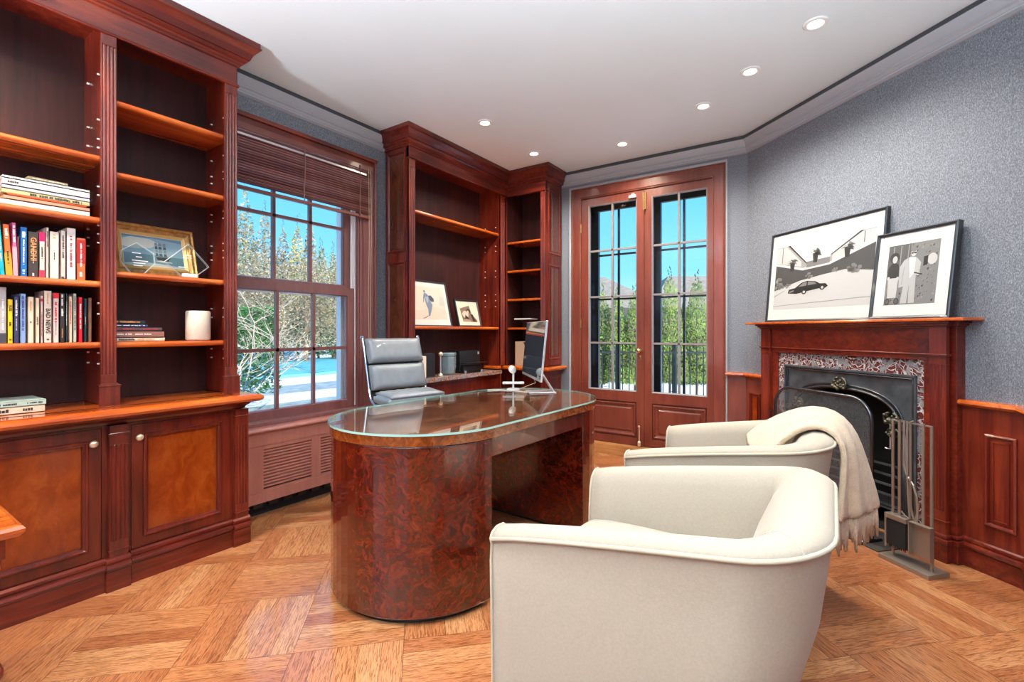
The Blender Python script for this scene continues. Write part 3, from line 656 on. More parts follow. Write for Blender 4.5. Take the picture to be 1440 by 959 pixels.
p.smooth=True; p.lathe((-1.492,yk,.99),[(.018,0),(.018,-.004),(.008,-.008),(.008,-.03),(.020,-.036),(.024,-.05),(.016,-.060),(.002,-.063)],14,rot=Matrix.Rotation(-PI/2,3,'X')); p.build('door_knob',dl)
p=MB('brass'); p.box(-1.500,-1.484,yk-.004,yk+.012,.90,.945); p.build('keyhole_plate',dl,bevel=.003)
p=MB('pale_brass'); p.rod((-1.497,yk-.012,.15),(-1.497,yk-.012,.275),.006,8); p.ball((-1.499,yk-.014,.285),.011); p.lathe((-1.497,yk-.012,.10),[(.010,0),(.016,.01),(.016,.04),(.008,.05)],10); p.build('floor_bolt',dl)
p=MB('brass'); p.box(-1.470,-1.438,yk-.004,yk+.012,2.30,2.46); p.rod((-1.455,yk-.010,2.28),(-1.455,yk-.010,2.47),.006,8); p.build('top_bolt',dl,bevel=.002)
p=MB('white_plastic'); p.box(-1.60,-1.53,yk-.012,yk+.01,2.425,2.448); p.box(-1.575,-1.55,yk-.010,yk+.01,2.448,2.462); p.build('alarm_contact',dl,bevel=.002)
for dd,xx in ((dl,-2.100),(dr,-.824)):
    for zz in (.35,1.25,2.20): p=MB('brass'); p.rod((xx,BY-.008,zz-.045),(xx,BY-.008,zz+.045),.0055,8); p.build('hinge',dd)
# dark storm doors outside
d=MB('black_door_frame')
OY=BY+.20
d.box(-2.13,-2.10,BY+.10,BY+.28,.094,2.54).box(-.83,-.80,BY+.10,BY+.28,.094,2.54).box(-2.13,-.80,BY+.10,BY+.28,2.50,2.54)
for xa,xb in ((-2.10,-1.465),(-1.465,-.83)):
    ring(d,(0,OY,0),XA,Z,YA,xa,xb,.094,2.50,[(0,-.02),(0,.02),(.105,.02),(.105,-.02)]); d.box(xa+.1,xb-.1,OY-.02,OY+.02,.2,.58)
    m_=(xa+xb)/2; d.box(m_-.010,m_+.010,OY-.01,OY+.01,.5,2.4)
    for k in (1,2,3): zz=.60+1.79*k/4; d.box(xa+.1,xb-.1,OY-.01,OY+.01,zz-.009,zz+.009)
S('door_3',d)
# ------------------------------------------------------------------ fireplace
def fwthing(name,label,cat,s,n,z=0): return thing(name,label,cat,tuple(FW(s,n,z)),-(PI/2-A3))
def FB(m): return MB(m,MF)
SD=-T3*0
fp=fwthing('fireplace_mantel','mahogany fireplace mantel with fluted pilasters against the grey wall','fireplace',-2.507,2.74)
p=FB('mahogany_across')
for a,b in ((-3.171,-3.055),(-1.954,-1.843)): p.box(a,b,2.702,FN,0,1.20)
p.box(-3.06,-3.006,2.690,FN,0,1.03).box(-1.991,-1.946,2.690,FN,0,1.03).box(-3.06,-1.946,2.684,FN,1.018,1.20)
p.build('surround_board',fp,bevel=.002)
for a,b in ((-3.148,-3.060),(-1.946,-1.866)):
    p=MB('mahogany_upright'); o=FW(a,2.69); fluted(p,(o.x,o.y,0),T3,-N3,b-a,.025,.14,1.20,.253,1.0,5)
    for z0_,z1_,e in ((1.045,1.054,.008),(.200,.207,.006)): 
        q=FB('mahogany_upright'); q.box(a-e,b+e,2.665-e,2.69,z0_,z1_); p.v_=0; 
        p.add([v for v in q.v],q.f)
    p.build('pilaster',fp,bevel=.0015)
    p=FB('mahogany_across')
    for z0_,z1_,e in ((0,.095,.014),(.095,.118,.020),(.118,.126,.008),(.126,.140,.012)): p.box(a-e,b+e,2.665-e,2.70,z0_,z1_)
    p.build('plinth_block',fp,bevel=.003)
for a,b in ((-3.171,-3.148),(-1.866,-1.843)):
    p=FB('mahogany_across')
    for z0_,z1_,e in ((0,.095,.014),(.095,.118,.020),(.126,.140,.012)): p.box(a-e*(a<-3),b+e*(a>-3),2.702-e,FN,z0_,z1_)
    p.build('plinth_block',fp,bevel=.003)
p=FB('mahogany_across'); p.box(-3.06,-1.946,2.676,2.69,1.045,1.053)
for z0_,z1_,e in ((1.190,1.198,.008),(1.198,1.210,.018),(1.210,1.222,.030)):
    p.box(-3.171-e,-1.843+e,2.702-e,FN,z0_,z1_); p.box(-3.148-e,-1.866+e,2.665-e,2.71,z0_,z1_)
p.build('cornice_moulding',fp,bevel=.003)
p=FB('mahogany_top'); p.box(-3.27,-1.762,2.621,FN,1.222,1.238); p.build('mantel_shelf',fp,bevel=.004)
p=FB('red_marble'); p.box(-3.010,-2.940,2.700,FN,0,1.020).box(-2.036,-1.988,2.700,FN,0,1.020).box(-2.940,-2.036,2.700,FN,.925,1.020); p.build('marble_slip',fp)
# cast iron insert with arched opening
ins=fwthing('fireplace_insert','black cast iron fireplace insert with arched opening and scrolled ornaments','fireplace insert',-2.49,2.74)
SCX=-2.492; AW=.358; ZS=.60; ZT=.80
def arch(w=AW,zs=ZS,zt=ZT,n=26,e=2.6,z0=0.0):
    P=[(SCX+w,z0)]
    for i in range(n+1):
        a=PI*i/n; c_=math.cos(a); s__=math.sin(a)
        P.append((SCX+w*math.copysign(abs(c_)**(2/e),c_),zs+(zt-zs)*abs(s__)**(2/e)))
    P.append((SCX-w,z0)); return P
A=arch(); o0,o1,oz=-2.947,-2.030,.930
outer=[]
for (x_,z_) in A:
    dx,dz=(x_-SCX),(z_-.35)
    if z_<=.001: outer.append((o1 if dx>0 else o0,0)); continue
    t_=min((( (o1 if dx>0 else o0)-SCX)/dx) if abs(dx)>1e-6 else 1e9, ((oz-.35)/dz) if dz>1e-6 else 1e9)
    outer.append((SCX+dx*t_,.35+dz*t_))
# make sure corners are present
for k_,(cx_,cz_) in enumerate(((o1,oz),(o0,oz))):
    j=min(range(len(outer)),key=lambda i:(outer[i][0]-cx_)**2+(outer[i][1]-cz_)**2); outer[j]=(cx_,cz_)
p=FB('cast_iron'); n_=len(A)
vs=[(x_,2.712,z_) for x_,z_ in A]+[(x_,2.706,z_) for x_,z_ in outer]+[(x_,2.80,z_) for x_,z_ in A]
fs=[(i,i+1,n_+i+1,n_+i) for i in range(n_-1)]+[(i,2*n_+i,2*n_+i+1,i+1) for i in range(n_-1)]
p.add(vs,fs)
p.box(o0,o0+.012,2.690,2.71,0,oz).box(o1-.012,o1,2.690,2.71,0,oz).box(o0,o1,2.690,2.71,oz-.012,oz)
p.build('front_plate',ins)
p=FB('iron_rim')
for w_,zt_,r_ in ((AW+.012,ZT+.012,.009),(AW+.034,ZT+.034,.006)):
    p.tube([(x_,2.702,max(z_,0.0)) for x_,z_ in arch(w_,ZS,zt_)],r_,8)
for x_ in (o0+.022,o1-.022): p.rod((x_,2.700,0),(x_,2.700,oz-.02),.006,8)
p.rod((o0+.02,2.700,oz-.022),(o1-.02,2.700,oz-.022),.006,8)
p.smooth=True; p.build('rim_bead',ins)
def orn(p,c,sc_,seed):
    R=random.Random(seed); c=Vector(c); p.smooth=True
    for i in range(16):
        a=R.uniform(0,2*PI); r=R.uniform(.2,1)*sc_
        p.ball(c+Vector((math.cos(a)*r*1.3,-R.uniform(.0,.022),math.sin(a)*r*.75)),R.uniform(.16,.30)*sc_,7)
    for sgn in (-1,1):
        p.tube([c+Vector((sgn*sc_*(.3+.9*math.sin(t_)*(1-t_/8)),-.012,sc_*.9*math.cos(t_)*(1-t_/7))) for t_ in [i*.5 for i in range(11)]],.18*sc_,6)
p=FB('aged_brass_iron'); orn(p,(SCX,2.700,.835),.045,3); p.build('ornament',ins)
for sg in (-1,1):
    p=FB('aged_brass_iron'); orn(p,(SCX+sg*(AW-.03),2.700,ZS+.07),.040,5+sg); orn(p,(SCX+sg*(AW-.02),2.702,ZS-.01),.032,9+sg); orn(p,(SCX+sg*(AW+.05),2.700,ZS+.03),.022,12+sg)
    p.mat('cast_iron'); 
    for q in range(3): p.rod((SCX+sg*(AW+.045+.012*q-.012),2.698,.03),(SCX+sg*(AW+.045+.012*q-.012),2.698,ZS),.006,8)
    p.build('column_ornament',ins)
p=FB('firebox_black'); p.box(-2.895,-2.095,3.12,3.14,0,.84).box(-2.90,-2.88,FN,3.14,0,.84).box(-2.11,-2.09,FN,3.14,0,.84).box(-2.90,-2.09,FN,3.14,.82,.84).box(-2.90,-2.09,2.75,3.14,-.005,.004); p.build('firebox',ins)
gr=fwthing('fire_grate','black iron fire grate standing inside the firebox','grate',-2.49,2.95)
p=FB('cast_iron')
for k in range(5): p.box(-2.80,-2.18,2.83,2.842,.12+k*.06,.132+k*.06)
for x_ in (-2.80,-2.19): p.box(x_,x_+.012,2.83,2.842,0,.40); p.box(x_,x_+.012,3.05,3.06,0,.40)
p.box(-2.80,-2.18,2.83,3.06,.10,.112)
p.build('bars',gr)
p=MB('silver_alu'); a=FW(-2.175,2.80,.64); 
for k,(q,r_) in enumerate(((.655,.71),)): pass
p=FB('silver_alu'); p.tube([(-2.235,2.735,.49),(-2.205,2.735,.49),(-2.205,2.735,.635),(-2.235,2.735,.635)],.004,6); p.build('damper_handle',ins)
h=FB('hearth_slate'); h.box(-3.05,-2.035,2.44,2.704,0,.006); o_=h.build('hearth_slab',loc=tuple(FW(-2.5,2.55,0))); tag(o_,'dark slate hearth slab set into the floor in front of the fireplace','hearth')
# ------------------------------------------------------------------ fire screen
fs_=fwthing('fire_screen','arched black wire-mesh fire screen standing in front of the fireplace','fire screen',-2.47,2.50)
def scr_outline(x0,x1,zt,r,n=10,z0=.03):
    P=[(x0,z0)]
    P+=[(x0+r-r*math.cos(PI/2*i/n),zt-r+r*math.sin(PI/2*i/n)) for i in range(n+1)]
    P+=[(x1-r+r*math.sin(PI/2*i/n),zt-r+r*math.cos(PI/2*i/n)) for i in range(n+1)]
    P+=[(x1,z0)]; return P
SO=scr_outline(-2.815,-2.118,.795,.13)
p=FB('black_satin'); p.mat('iron_rim'); p.smooth=True; p.tube([(x_,2.50,z_) for x_,z_ in SO],.010,8); p.rod((-2.815,2.50,.04),(-2.118,2.50,.04),.008,8)
for x_ in (-2.80,-2.13): p.rod((x_,2.42,.012),(x_,2.58,.012),.008,8)
p.build('frame',fs_)
p=FB('black_wire_mesh'); p.add([(x_,2.50,z_) for x_,z_ in SO],[tuple(range(len(SO)))]); p.build('wire_mesh',fs_)
p=FB('black_satin')
for x_ in (-2.83,): p.tube([(x_,2.49,.50),(x_-.016,2.49,.50),(x_-.016,2.49,.62),(x_,2.49,.62)],.006,6)
p.build('handle',fs_)
# ------------------------------------------------------------------ fireplace tool set
ts=fwthing('fire_tool_stand','pewter steel fireplace tool stand on a flat rectangular base','tool stand',-1.874,2.46)
S0,S1,NB0,NB1=-1.995,-1.750,2.395,2.525; NM=2.455
p=FB('pewter_steel'); p.box(S0,S1,NB0,NB1,0,.022); p.build('base',ts,bevel=.002)
p=FB('pewter_steel')
for x_ in (S0+.030,S1-.030): p.box(x_-.006,x_+.006,NM-.004,NM+.004,.02,.715)
p.box(S0+.024,S1-.024,NM-.004,NM+.004,.709,.717); p.build('frame',ts,bevel=.001)
def tool(name,label): return fwthing(name,label,'fireplace tool',-1.87,NM,.715)
b_=tool('hearth_brush','black-bristled hearth brush hanging in the fireplace tool stand')
p=FB('pewter_steel'); x_=-1.925; p.box(x_-.006,x_+.006,NM-.012,NM-.005,.235,.722); p.box(x_-.006,x_+.006,NM-.012,NM+.008,.717,.722); p.build('handle',b_)
p=FB('pewter_steel'); p.box(x_-.058,x_+.050,NM-.035,NM+.015,.212,.236); p.box(x_-.058,x_-.048,NM-.035,NM+.015,.06,.212); p.build('brush_head',b_,bevel=.002)
p=FB('brush_bristle'); p.box(x_-.046,x_+.046,NM-.032,NM+.012,.08,.212)
for k in range(40): xx=x_-.044+.088*random.random(); nn=NM-.03+.04*random.random(); p.rod((xx,nn,.10),(xx+random.uniform(-.004,.004),nn,.068),.0014,4)
p.build('bristles',b_)
b_=tool('fire_poker','steel fire poker with bent hooked tip in the fireplace tool stand')
p=FB('pewter_steel'); p.tube([(-1.870,NM+.006,.722),(-1.870,NM-.010,.722),(-1.870,NM-.010,.30),(-1.862,NM-.008,.26),(-1.850,NM-.006,.225),(-1.846,NM-.006,.20)],.0055,6); p.tube([(-1.850,NM-.006,.235),(-1.838,NM-.01,.28),(-1.832,NM-.012,.33)],.005,6); p.build('shaft',b_)
b_=tool('log_tongs','steel log tongs with crossed bent arms in the fireplace tool stand')
p=FB('pewter_steel')
p.tube([(-1.903,NM-.009,.722),(-1.903,NM-.009,.50),(-1.893,NM-.009,.46),(-1.858,NM-.009,.41),(-1.842,NM-.009,.36),(-1.838,NM-.009,.26),(-1.852,NM-.009,.205)],.0052,6)
p.tube([(-1.885,NM-.012,.722),(-1.885,NM-.012,.48),(-1.880,NM-.012,.34),(-1.872,NM-.012,.24),(-1.895,NM-.012,.245),(-1.915,NM-.012,.262)],.0048,6)
p.build('arms',b_)
b_=tool('ash_shovel','flat steel ash shovel hanging at the right of the fireplace tool stand')
p=FB('pewter_steel'); x_=-1.812
p.box(x_-.006,x_+.006,NM-.012,NM-.005,.225,.722); p.build('handle',b_)
p=FB('pewter_steel'); p.box(x_-.048,x_+.052,NM-.016,NM-.013,.075,.235).box(x_-.048,x_-.044,NM-.040,NM-.013,.075,.235).box(x_+.048,x_+.052,NM-.040,NM-.013,.075,.235).box(x_-.048,x_+.052,NM-.04,NM-.013,.232,.236); p.build('blade',b_)
# ------------------------------------------------------------------ framed pictures
def framed(name,label,cat,o,ex,up,w,h,bar,dep,margin,art,fm='black_frame',board='mat_board',group=None,gl=True,face=None,liner=None):
    """o bottom-left-front corner, ex right, up along the leaning frame; art(mb,o,ex,up,nn,w,h)"""
    o=Vector(o);ex=Vector(ex).normalized();up=Vector(up).normalized(); nn=ex.cross(up).normalized()
    t=thing(name,label,cat,tuple(o+ex*w/2),0,group)
    p=MB(fm); prof=[(0,-dep),(0,0),(bar*.35,.003),(bar,-.002),(bar,-dep)] if not face else face
    ring(p,o,ex,up,nn,0,w,0,h,prof); p.build('frame',t,bevel=.0008)
    q=bar
    if liner:
        p=MB('gold_liner'); ring(p,o,ex,up,nn,bar-.002,w-bar+.002,bar-.002,h-bar+.002,[(0,-.014),(0,-.002),(.004,.0),(liner,-.008),(liner,-.014)]); p.build('liner',t); q=bar+liner
    p=MB(board); slab(p,o,ex,up,nn,bar-.002,w-bar+.002,bar-.002,h-bar+.002,-dep+.002,-.008); p.build('mat_board' if not liner else 'backing_board',t)
    ml,mr,mb_,mt=margin; p=MB(board)
    art(p,o+ex*(q+ml)+up*(q+mb_)+nn*(-.0078),ex,up,nn,w-2*q-ml-mr,h-2*q-mb_-mt); p.build('print',t)
    if gl:
        p=MB('picture_glass'); a=o+nn*(-.004); slab(p,a,ex,up,nn,bar-.001,w-bar+.001,bar-.001,h-bar+.001,-.0005,.0005); p.build('glazing',t)
    return t
def shp(p,lay,m,c,poly,o,ex,up,nn,w,h,ft='%s'):
    p.mat(flat(m,c)); P=[Vector(o)+ex*(x*w)+up*(y*h)+nn*(.00012*lay) for x,y in poly]; p.add(P,[tuple(range(len(P)))])
def ell(cx,cy,rx,ry,n=14,a0=0): return [(cx+rx*math.cos(2*PI*i/n+a0),cy+ry*math.sin(2*PI*i/n+a0)) for i in range(n)]
def g_(v): return (v*.72,v*.72,v*.70)
def art_house(p,o,ex,up,nn,w,h):
    def s(l,n,v,poly): shp(p,l,'print_grey_%s'%n,g_(v),poly,o,ex,up,nn,w,h)
    s(0,'sky',.72,[(0,0),(1,0),(1,1),(0,1)])
    s(1,'court',.62,[(0,0),(1,0),(1,.44),(.75,.50),(.55,.47),(.3,.42),(0,.30)])
    s(1,'carport',.075,[(0,.30),(.3,.42),(.55,.47),(.75,.50),(1,.44),(1,.80),(.60,.60),(.32,.57),(0,.70)])
    s(2,'glasswall',.36,[(0,.98),(.14,.98),(.36,.66),(.36,.59),(0,.72)])
    s(2,'glasswall',.36,[(.60,.62),(.60,.74),(.86,.985),(1,.985),(1,.82)])
    s(3,'pale',.58,[(0,.74),(.0,.97),(.12,.97),(.30,.70),(.30,.63)])
    s(3,'pale',.58,[(.62,.64),(.62,.73),(.88,.975),(1,.975),(1,.84)])
    s(4,'sky',.72,[(0,.70),(0,.735),(.32,.605),(.60,.635),(1,.845),(1,.80),(.60,.60),(.32,.57)])
    s(5,'dark',.03,[(.13,.985),(.155,.985),(.37,.665),(.355,.665)]); s(5,'dark',.03,[(.60,.735),(.615,.735),(.90,.985),(.87,.985)])
    for x in (.07,.9): s(5,'dark',.03,[(x,.72 if x<.5 else .82),(x+.006,.72 if x<.5 else .82),(x+.006,.97),(x,.97)])
    s(5,'mid',.22,[(.36,.60),(.60,.625),(.60,.71),(.36,.69)]); s(4,'pale',.58,[(.37,.605),(.59,.628),(.59,.69),(.37,.675)])
    R=random.Random(4)
    for cx,cy,r in ((.20,.72,.075),(.45,.80,.085),(.76,.80,.085)):
        s(6,'dark',.03,[(cx-.02,cy-.14),(cx+.02,cy-.14),(cx+.03,cy),(cx-.03,cy)])
        for i in range(22):
            a=R.uniform(-.5,PI+.5); l=r*R.uniform(.5,1); ax,ay=math.cos(a),math.sin(a)
            s(6,'leafd' if i%2 else 'mid',.11,[(cx,cy-.01),(cx+ax*l*.55-ay*.012,cy+ay*l*.9+ax*.015),(cx+ax*l,cy+ay*l*1.1-.03),(cx+ax*l*.55+ay*.012,cy+ay*l*.9-.02)])
    for cx,cy,r in ((.05,.40,.09),(.15,.38,.05),(.82,.50,.09),(.66,.50,.04),(.40,.47,.05)):
        for i in range(14):
            a=R.uniform(0,2*PI); q=r*R.uniform(0,.8); s(6,'leafm' if i%2 else 'mid',.30,ell(cx+math.cos(a)*q,cy+math.sin(a)*q*1.2,r*.22,r*.3,7))
    # parked sports car
    s(7,'black',.012,[(.17,.245),(.18,.30),(.25,.315),(.32,.385),(.38,.405),(.47,.385),(.52,.345),(.575,.34),(.60,.30),(.575,.275),(.50,.275),(.36,.245),(.27,.225)])
    s(8,'mid',.22,[(.285,.325),(.335,.378),(.38,.39),(.375,.335)]); s(8,'mid',.22,[(.39,.337),(.392,.392),(.46,.375),(.485,.345)])
    for cx,cy in ((.355,.245),(.545,.285)): s(9,'dark',.03,ell(cx,cy,.026,.036)); s(10,'pale',.58,ell(cx,cy,.013,.019))
    s(8,'leafm',.30,[(.19,.27),(.24,.285),(.235,.265),(.19,.25)])
    s(6,'mid',.22,[(0,.055),(1,.105),(1,.11),(0,.06)]); s(6,'mid',.22,[(0,.20),(.13,.29),(.13,.295),(0,.21)])
def art_two(p,o,ex,up,nn,w,h):
    def s(l,n,v,poly): shp(p,l,'print_grey_%s'%n,g_(v),poly,o,ex,up,nn,w,h)
    s(0,'mid',.22,[(0,0),(1,0),(1,1),(0,1)]); R=random.Random(8)
    for i in range(260):
        x=R.uniform(.03,.97);y=R.uniform(.03,.97);r=R.uniform(.015,.05); s(1,('dark','leafd','leafm','mid')[i%4 if x>.5 else i%2],.1,[(x,y),(x+r*R.uniform(.1,.5),y+r*.2),(min(1,x+r*.6),min(1,y+r)),(x-r*.3,y+r*.5)])
    s(2,'leafd',.11,[(0,.55),(.45,.6),(.45,1),(0,1)])
    for x in (.1,.25,.4): s(3,'leafm',.30,[(x,.62),(x+.02,.62),(x+.02,.98),(x,.98)])
    # smaller figure in dark jumper and pale trousers
    s(4,'pale',.58,[(.06,.12),(.24,.12),(.26,.45),(.04,.45)]); s(5,'dark',.03,[(.02,.45),(.26,.45),(.25,.66),(.17,.71),(.10,.70),(.03,.63)])
    s(6,'dark',.03,ell(.14,.79,.10,.09)); s(7,'pale',.58,ell(.15,.76,.052,.062)); s(6,'pale',.58,ell(.05,.45,.03,.03)); s(6,'pale',.58,ell(.24,.44,.03,.03))
    # tall figure in a pale suit and dark glasses
    s(8,'suit',.50,[(.28,.28),(.26,.62),(.34,.73),(.47,.78),(.60,.74),(.68,.66),(.66,.50),(.60,.46),(.62,.02),(.50,.02),(.485,.30),(.47,.02),(.34,.02),(.37,.30)])
    s(9,'sky',.72,[(.43,.76),(.57,.76),(.56,.50),(.48,.42)]); s(9,'mid',.22,[(.484,.30),(.49,.30),(.49,.03),(.484,.03)]); s(9,'leafm',.30,[(.42,.76),(.43,.76),(.48,.44),(.475,.44)])
    s(9,'leafm',.30,[(.33,.33),(.34,.33),(.36,.62),(.35,.62)])
    s(10,'pale',.58,ell(.52,.845,.055,.072)); s(11,'mid',.22,ell(.52,.885,.055,.035)); s(12,'black',.012,[(.47,.845),(.575,.845),(.57,.82),(.535,.822),(.52,.835),(.505,.82),(.475,.822)])
    s(10,'pale',.58,ell(.64,.49,.035,.03)); s(11,'dark',.03,[(.56,.52),(.72,.48),(.72,.46),(.56,.50)])
    for cx in (.07,.26): s(9,'dark',.03,ell(cx,.06,.055,.055)); s(10,'leafd',.11,ell(cx,.06,.04,.04))
    s(5,'black',.012,[(.72,.60),(.80,.62),(.80,.76),(.72,.75)]); s(4,'pale',.58,ell(.88,.70,.09,.09))
def art_runner(p,o,ex,up,nn,w,h):
    def s(l,n,c,poly): shp(p,l,'sketch_%s'%n,c,poly,o,ex,up,nn,w,h)
    s(0,'paper',(.60,.52,.43),[(0,0),(1,0),(1,1),(0,1)])
    s(1,'wash',(.62,.48,.38),[(.0,.0),(1,.0),(1,.3),(.6,.4),(.2,.25),(0,.3)])
    s(1,'wash2',(.48,.46,.42),[(.8,.45),(1,.42),(1,.7),(.86,.74)])
    s(3,'navy',(.05,.06,.10),[(.50,.72),(.58,.74),(.66,.64),(.66,.55),(.58,.54),(.53,.6)])
    s(2,'slate',(.16,.20,.28),[(.38,.80),(.44,.80),(.54,.70),(.56,.52),(.60,.45),(.55,.30),(.47,.10),(.42,.10),(.44,.30),(.40,.45),(.38,.60),(.40,.68),(.36,.60),(.34,.50),(.32,.51),(.34,.66)])
    s(3,'slate2',(.30,.35,.42),[(.41,.68),(.50,.70),(.48,.52),(.43,.50)]); s(3,'slate',(.16,.20,.28),ell(.40,.85,.032,.04))
    s(3,'navy',(.05,.06,.10),[(.22,.03),(.32,.06),(.42,.12),(.40,.085),(.30,.03)])
def art_bw(p,o,ex,up,nn,w,h):
    def s(l,n,c,poly): shp(p,l,'sepia_%s'%n,c,poly,o,ex,up,nn,w,h)
    s(0,'mid',(.20,.12,.08),[(.0,.80),(.62,1.0),(.70,.50),(1,.10),(1,0),(.08,0),(.05,.35)])
    s(1,'pale',(.55,.45,.36),ell(.30,.45,.2,.22)); s(2,'dark',(.03,.02,.018),ell(.52,.66,.13,.14)); s(3,'pale',(.55,.45,.36),ell(.48,.60,.06,.09))
    s(2,'dark',(.03,.02,.018),[(.62,.5),(.72,.0),(.95,.0),(.85,.15),(.78,.45)]); s(2,'dark',(.03,.02,.018),[(.2,.1),(.5,.12),(.42,.3),(.28,.42)])
    s(3,'mid2',(.34,.23,.16),[(.08,.0),(.6,.0),(.55,.12),(.3,.18),(.1,.12)])
# two frames leaning on the mantel
def leanFW(sl,n0,n1,h_):
    return FW(sl,n0,1.2385), T3, (FW(0,n1,h_)-FW(0,n0,0))
o,ex,up=leanFW(-3.115,2.672,2.737,.665)
framed('framed_picture','large framed black-and-white photograph of a car before a modernist house on the mantel','picture',o,ex,up,.895,.665,.016,.022,(.045,.045,.075,.085),art_house)
o,ex,up=leanFW(-2.262,2.642,2.712,.500)
framed('framed_picture','smaller black-framed photograph of two people, standing at the right end of the mantel','picture',o,ex,up,.425,.500,.018,.030,(.058,.062,.062,.062),art_two)
# pictures in the far bookcase
a=onX(588,458,-2.83); b=onX(643,458,-2.83)
o=Vector((-2.835,2.752,1.2135)); framed('framed_picture','larger framed sketch of a running man on the shelf behind the office chair','picture',o,YA,(-.085,0,.38),.49,.405,.012,.018,(.035,.035,.05,.04),art_runner)
o=Vector((-2.815,3.315,1.2135)); framed('framed_picture','small black-framed sepia photograph leaning beside the larger sketch','picture',o,YA,(-.065,0,.26),.335,.262,.014,.022,(.045,.035,.035,.04),art_bw,board='cream_board')
# gold framed ship painting in the left bookcase
def art_ship(p,o,ex,up,nn,w,h):
    def s(l,n,c,poly): shp(p,l,'oil_%s'%n,c,poly,o,ex,up,nn,w,h)
    s(0,'sea',(.10,.19,.22),[(0,0),(1,0),(1,.36),(0,.40)]); s(0,'sky',(.22,.34,.40),[(0,.40),(1,.36),(1,1),(0,1)])
    s(1,'cloud',(.50,.52,.46),[(0,.85),(.15,.95),(.45,.92),(.60,.8),(.45,.62),(.2,.55),(0,.6)]); s(1,'sky2',(.10,.21,.30),[(0,1),(1,1),(1,.88),(.5,.96),(0,.92)])
    s(1,'foam',(.40,.45,.42),[(0,.05),(.3,.12),(.55,.1),(1,.04),(1,0),(0,0)])
    s(3,'hull',(.015,.022,.028),[(.52,.32),(.56,.20),(.72,.18),(.78,.36),(.74,.34),(.55,.33)])
    for x,wd in ((.52,.05),(.58,.06),(.66,.055)):
        for k in range(4): y=.36+k*.12; s(3+k%2,'sail' if k%2 else 'sail2',((.05,.07,.08),(.16,.20,.20))[k%2],[(x,y),(x+wd,y+.005),(x+wd*.85,y+.10),(x+.008,y+.10)])
    s(4,'foam',(.40,.45,.42),[(.5,.19),(.6,.22),(.78,.19),(.8,.15),(.6,.16)])
o=Vector((-2.90,.822,1.4525)); t=framed('framed_painting','gilt-framed oil painting of a dark sailing ship on the bookcase shelf','painting',o,YA,(-.085,0,.275),.385,.285,.042,.022,(.0,.0,.0,.0),art_ship,fm='gold_leaf_frame',gl=False,face=[(0,-.022),(0,.004),(.006,.010),(.014,.004),(.026,.008),(.034,.002),(.042,-.004),(.042,-.022)],liner=.018)
# glass awards
aw=thing('glass_award','clear pentagonal glass award before the ship painting','award',(-2.825,.900,1.4525))
p=MB('award_glass'); poly=[(.04,0),(.095,0),(.140,.055),(.135,.105),(.065,.150),(.005,.105),(.0,.055)]
p.plate((-2.835,.835,1.4525),YA,Z,poly,.014); p.build('plate',aw,bevel=.004)
p=MB('award_rim'); [p.tube([(xx,.835+a_,1.4545+b_) for a_,b_ in poly],.0011,5,closed=True) for xx in (-2.822,-2.834)]; p.build('bevelled_rim',aw)
flat('etched_white',(.8,.85,.88))
for k,(a_,b_,zz) in enumerate(((.045,.080,.098),(.06,.085,.080),(.045,.110,.062),(.05,.10,.050),(.052,.088,.038))): p=MB('etched_white'); p.box(-2.8208,-2.8202,.835+a_,.835+b_,1.4525+zz,1.4525+zz+.004); p.build('etched_line',aw)
aw=thing('glass_award','clear diamond-shaped glass award with a small white base','award',(-2.80,1.10,1.4525))
p=MB('award_glass'); poly=[(.078,0),(.135,0),(.205,.062),(.108,.172),(.0,.068)]
p.plate((-2.812,1.008,1.4525),YA,Z,poly,.016); p.build('plate',aw,bevel=.004)
p=MB('award_rim'); [p.tube([(xx,1.008+a_,1.4545+b_) for a_,b_ in poly],.0011,5,closed=True) for xx in (-2.797,-2.811)]; p.build('bevelled_rim',aw)
p=MB('white_plastic'); p.box(-2.818,-2.790,1.09,1.155,1.4525,1.472); p.build('base',aw,bevel=.003)
for a_,b_,zz in ((.085,.120,.112),(.08,.12,.098),(.06,.10,.048)): p=MB('etched_white'); p.box(-2.7958,-2.7952,1.008+a_,1.008+b_,1.4525+zz,1.4525+zz+.004); p.build('etched_line',aw)
# white cylinder lamp
sp=MB('ivory_ceramic'); sp.smooth=True; sp.lathe((-2.86,1.186,1.1225),[(.002,0),(.052,0),(.058,.006),(.058,.150),(.054,.157),(.048,.158),(.046,.150),(.002,.148)],32)
tag(sp.build('white_canister',loc=(-2.86,1.186,1.1225)),'plain ivory cylinder on the right end of the lowest open shelf','canister')
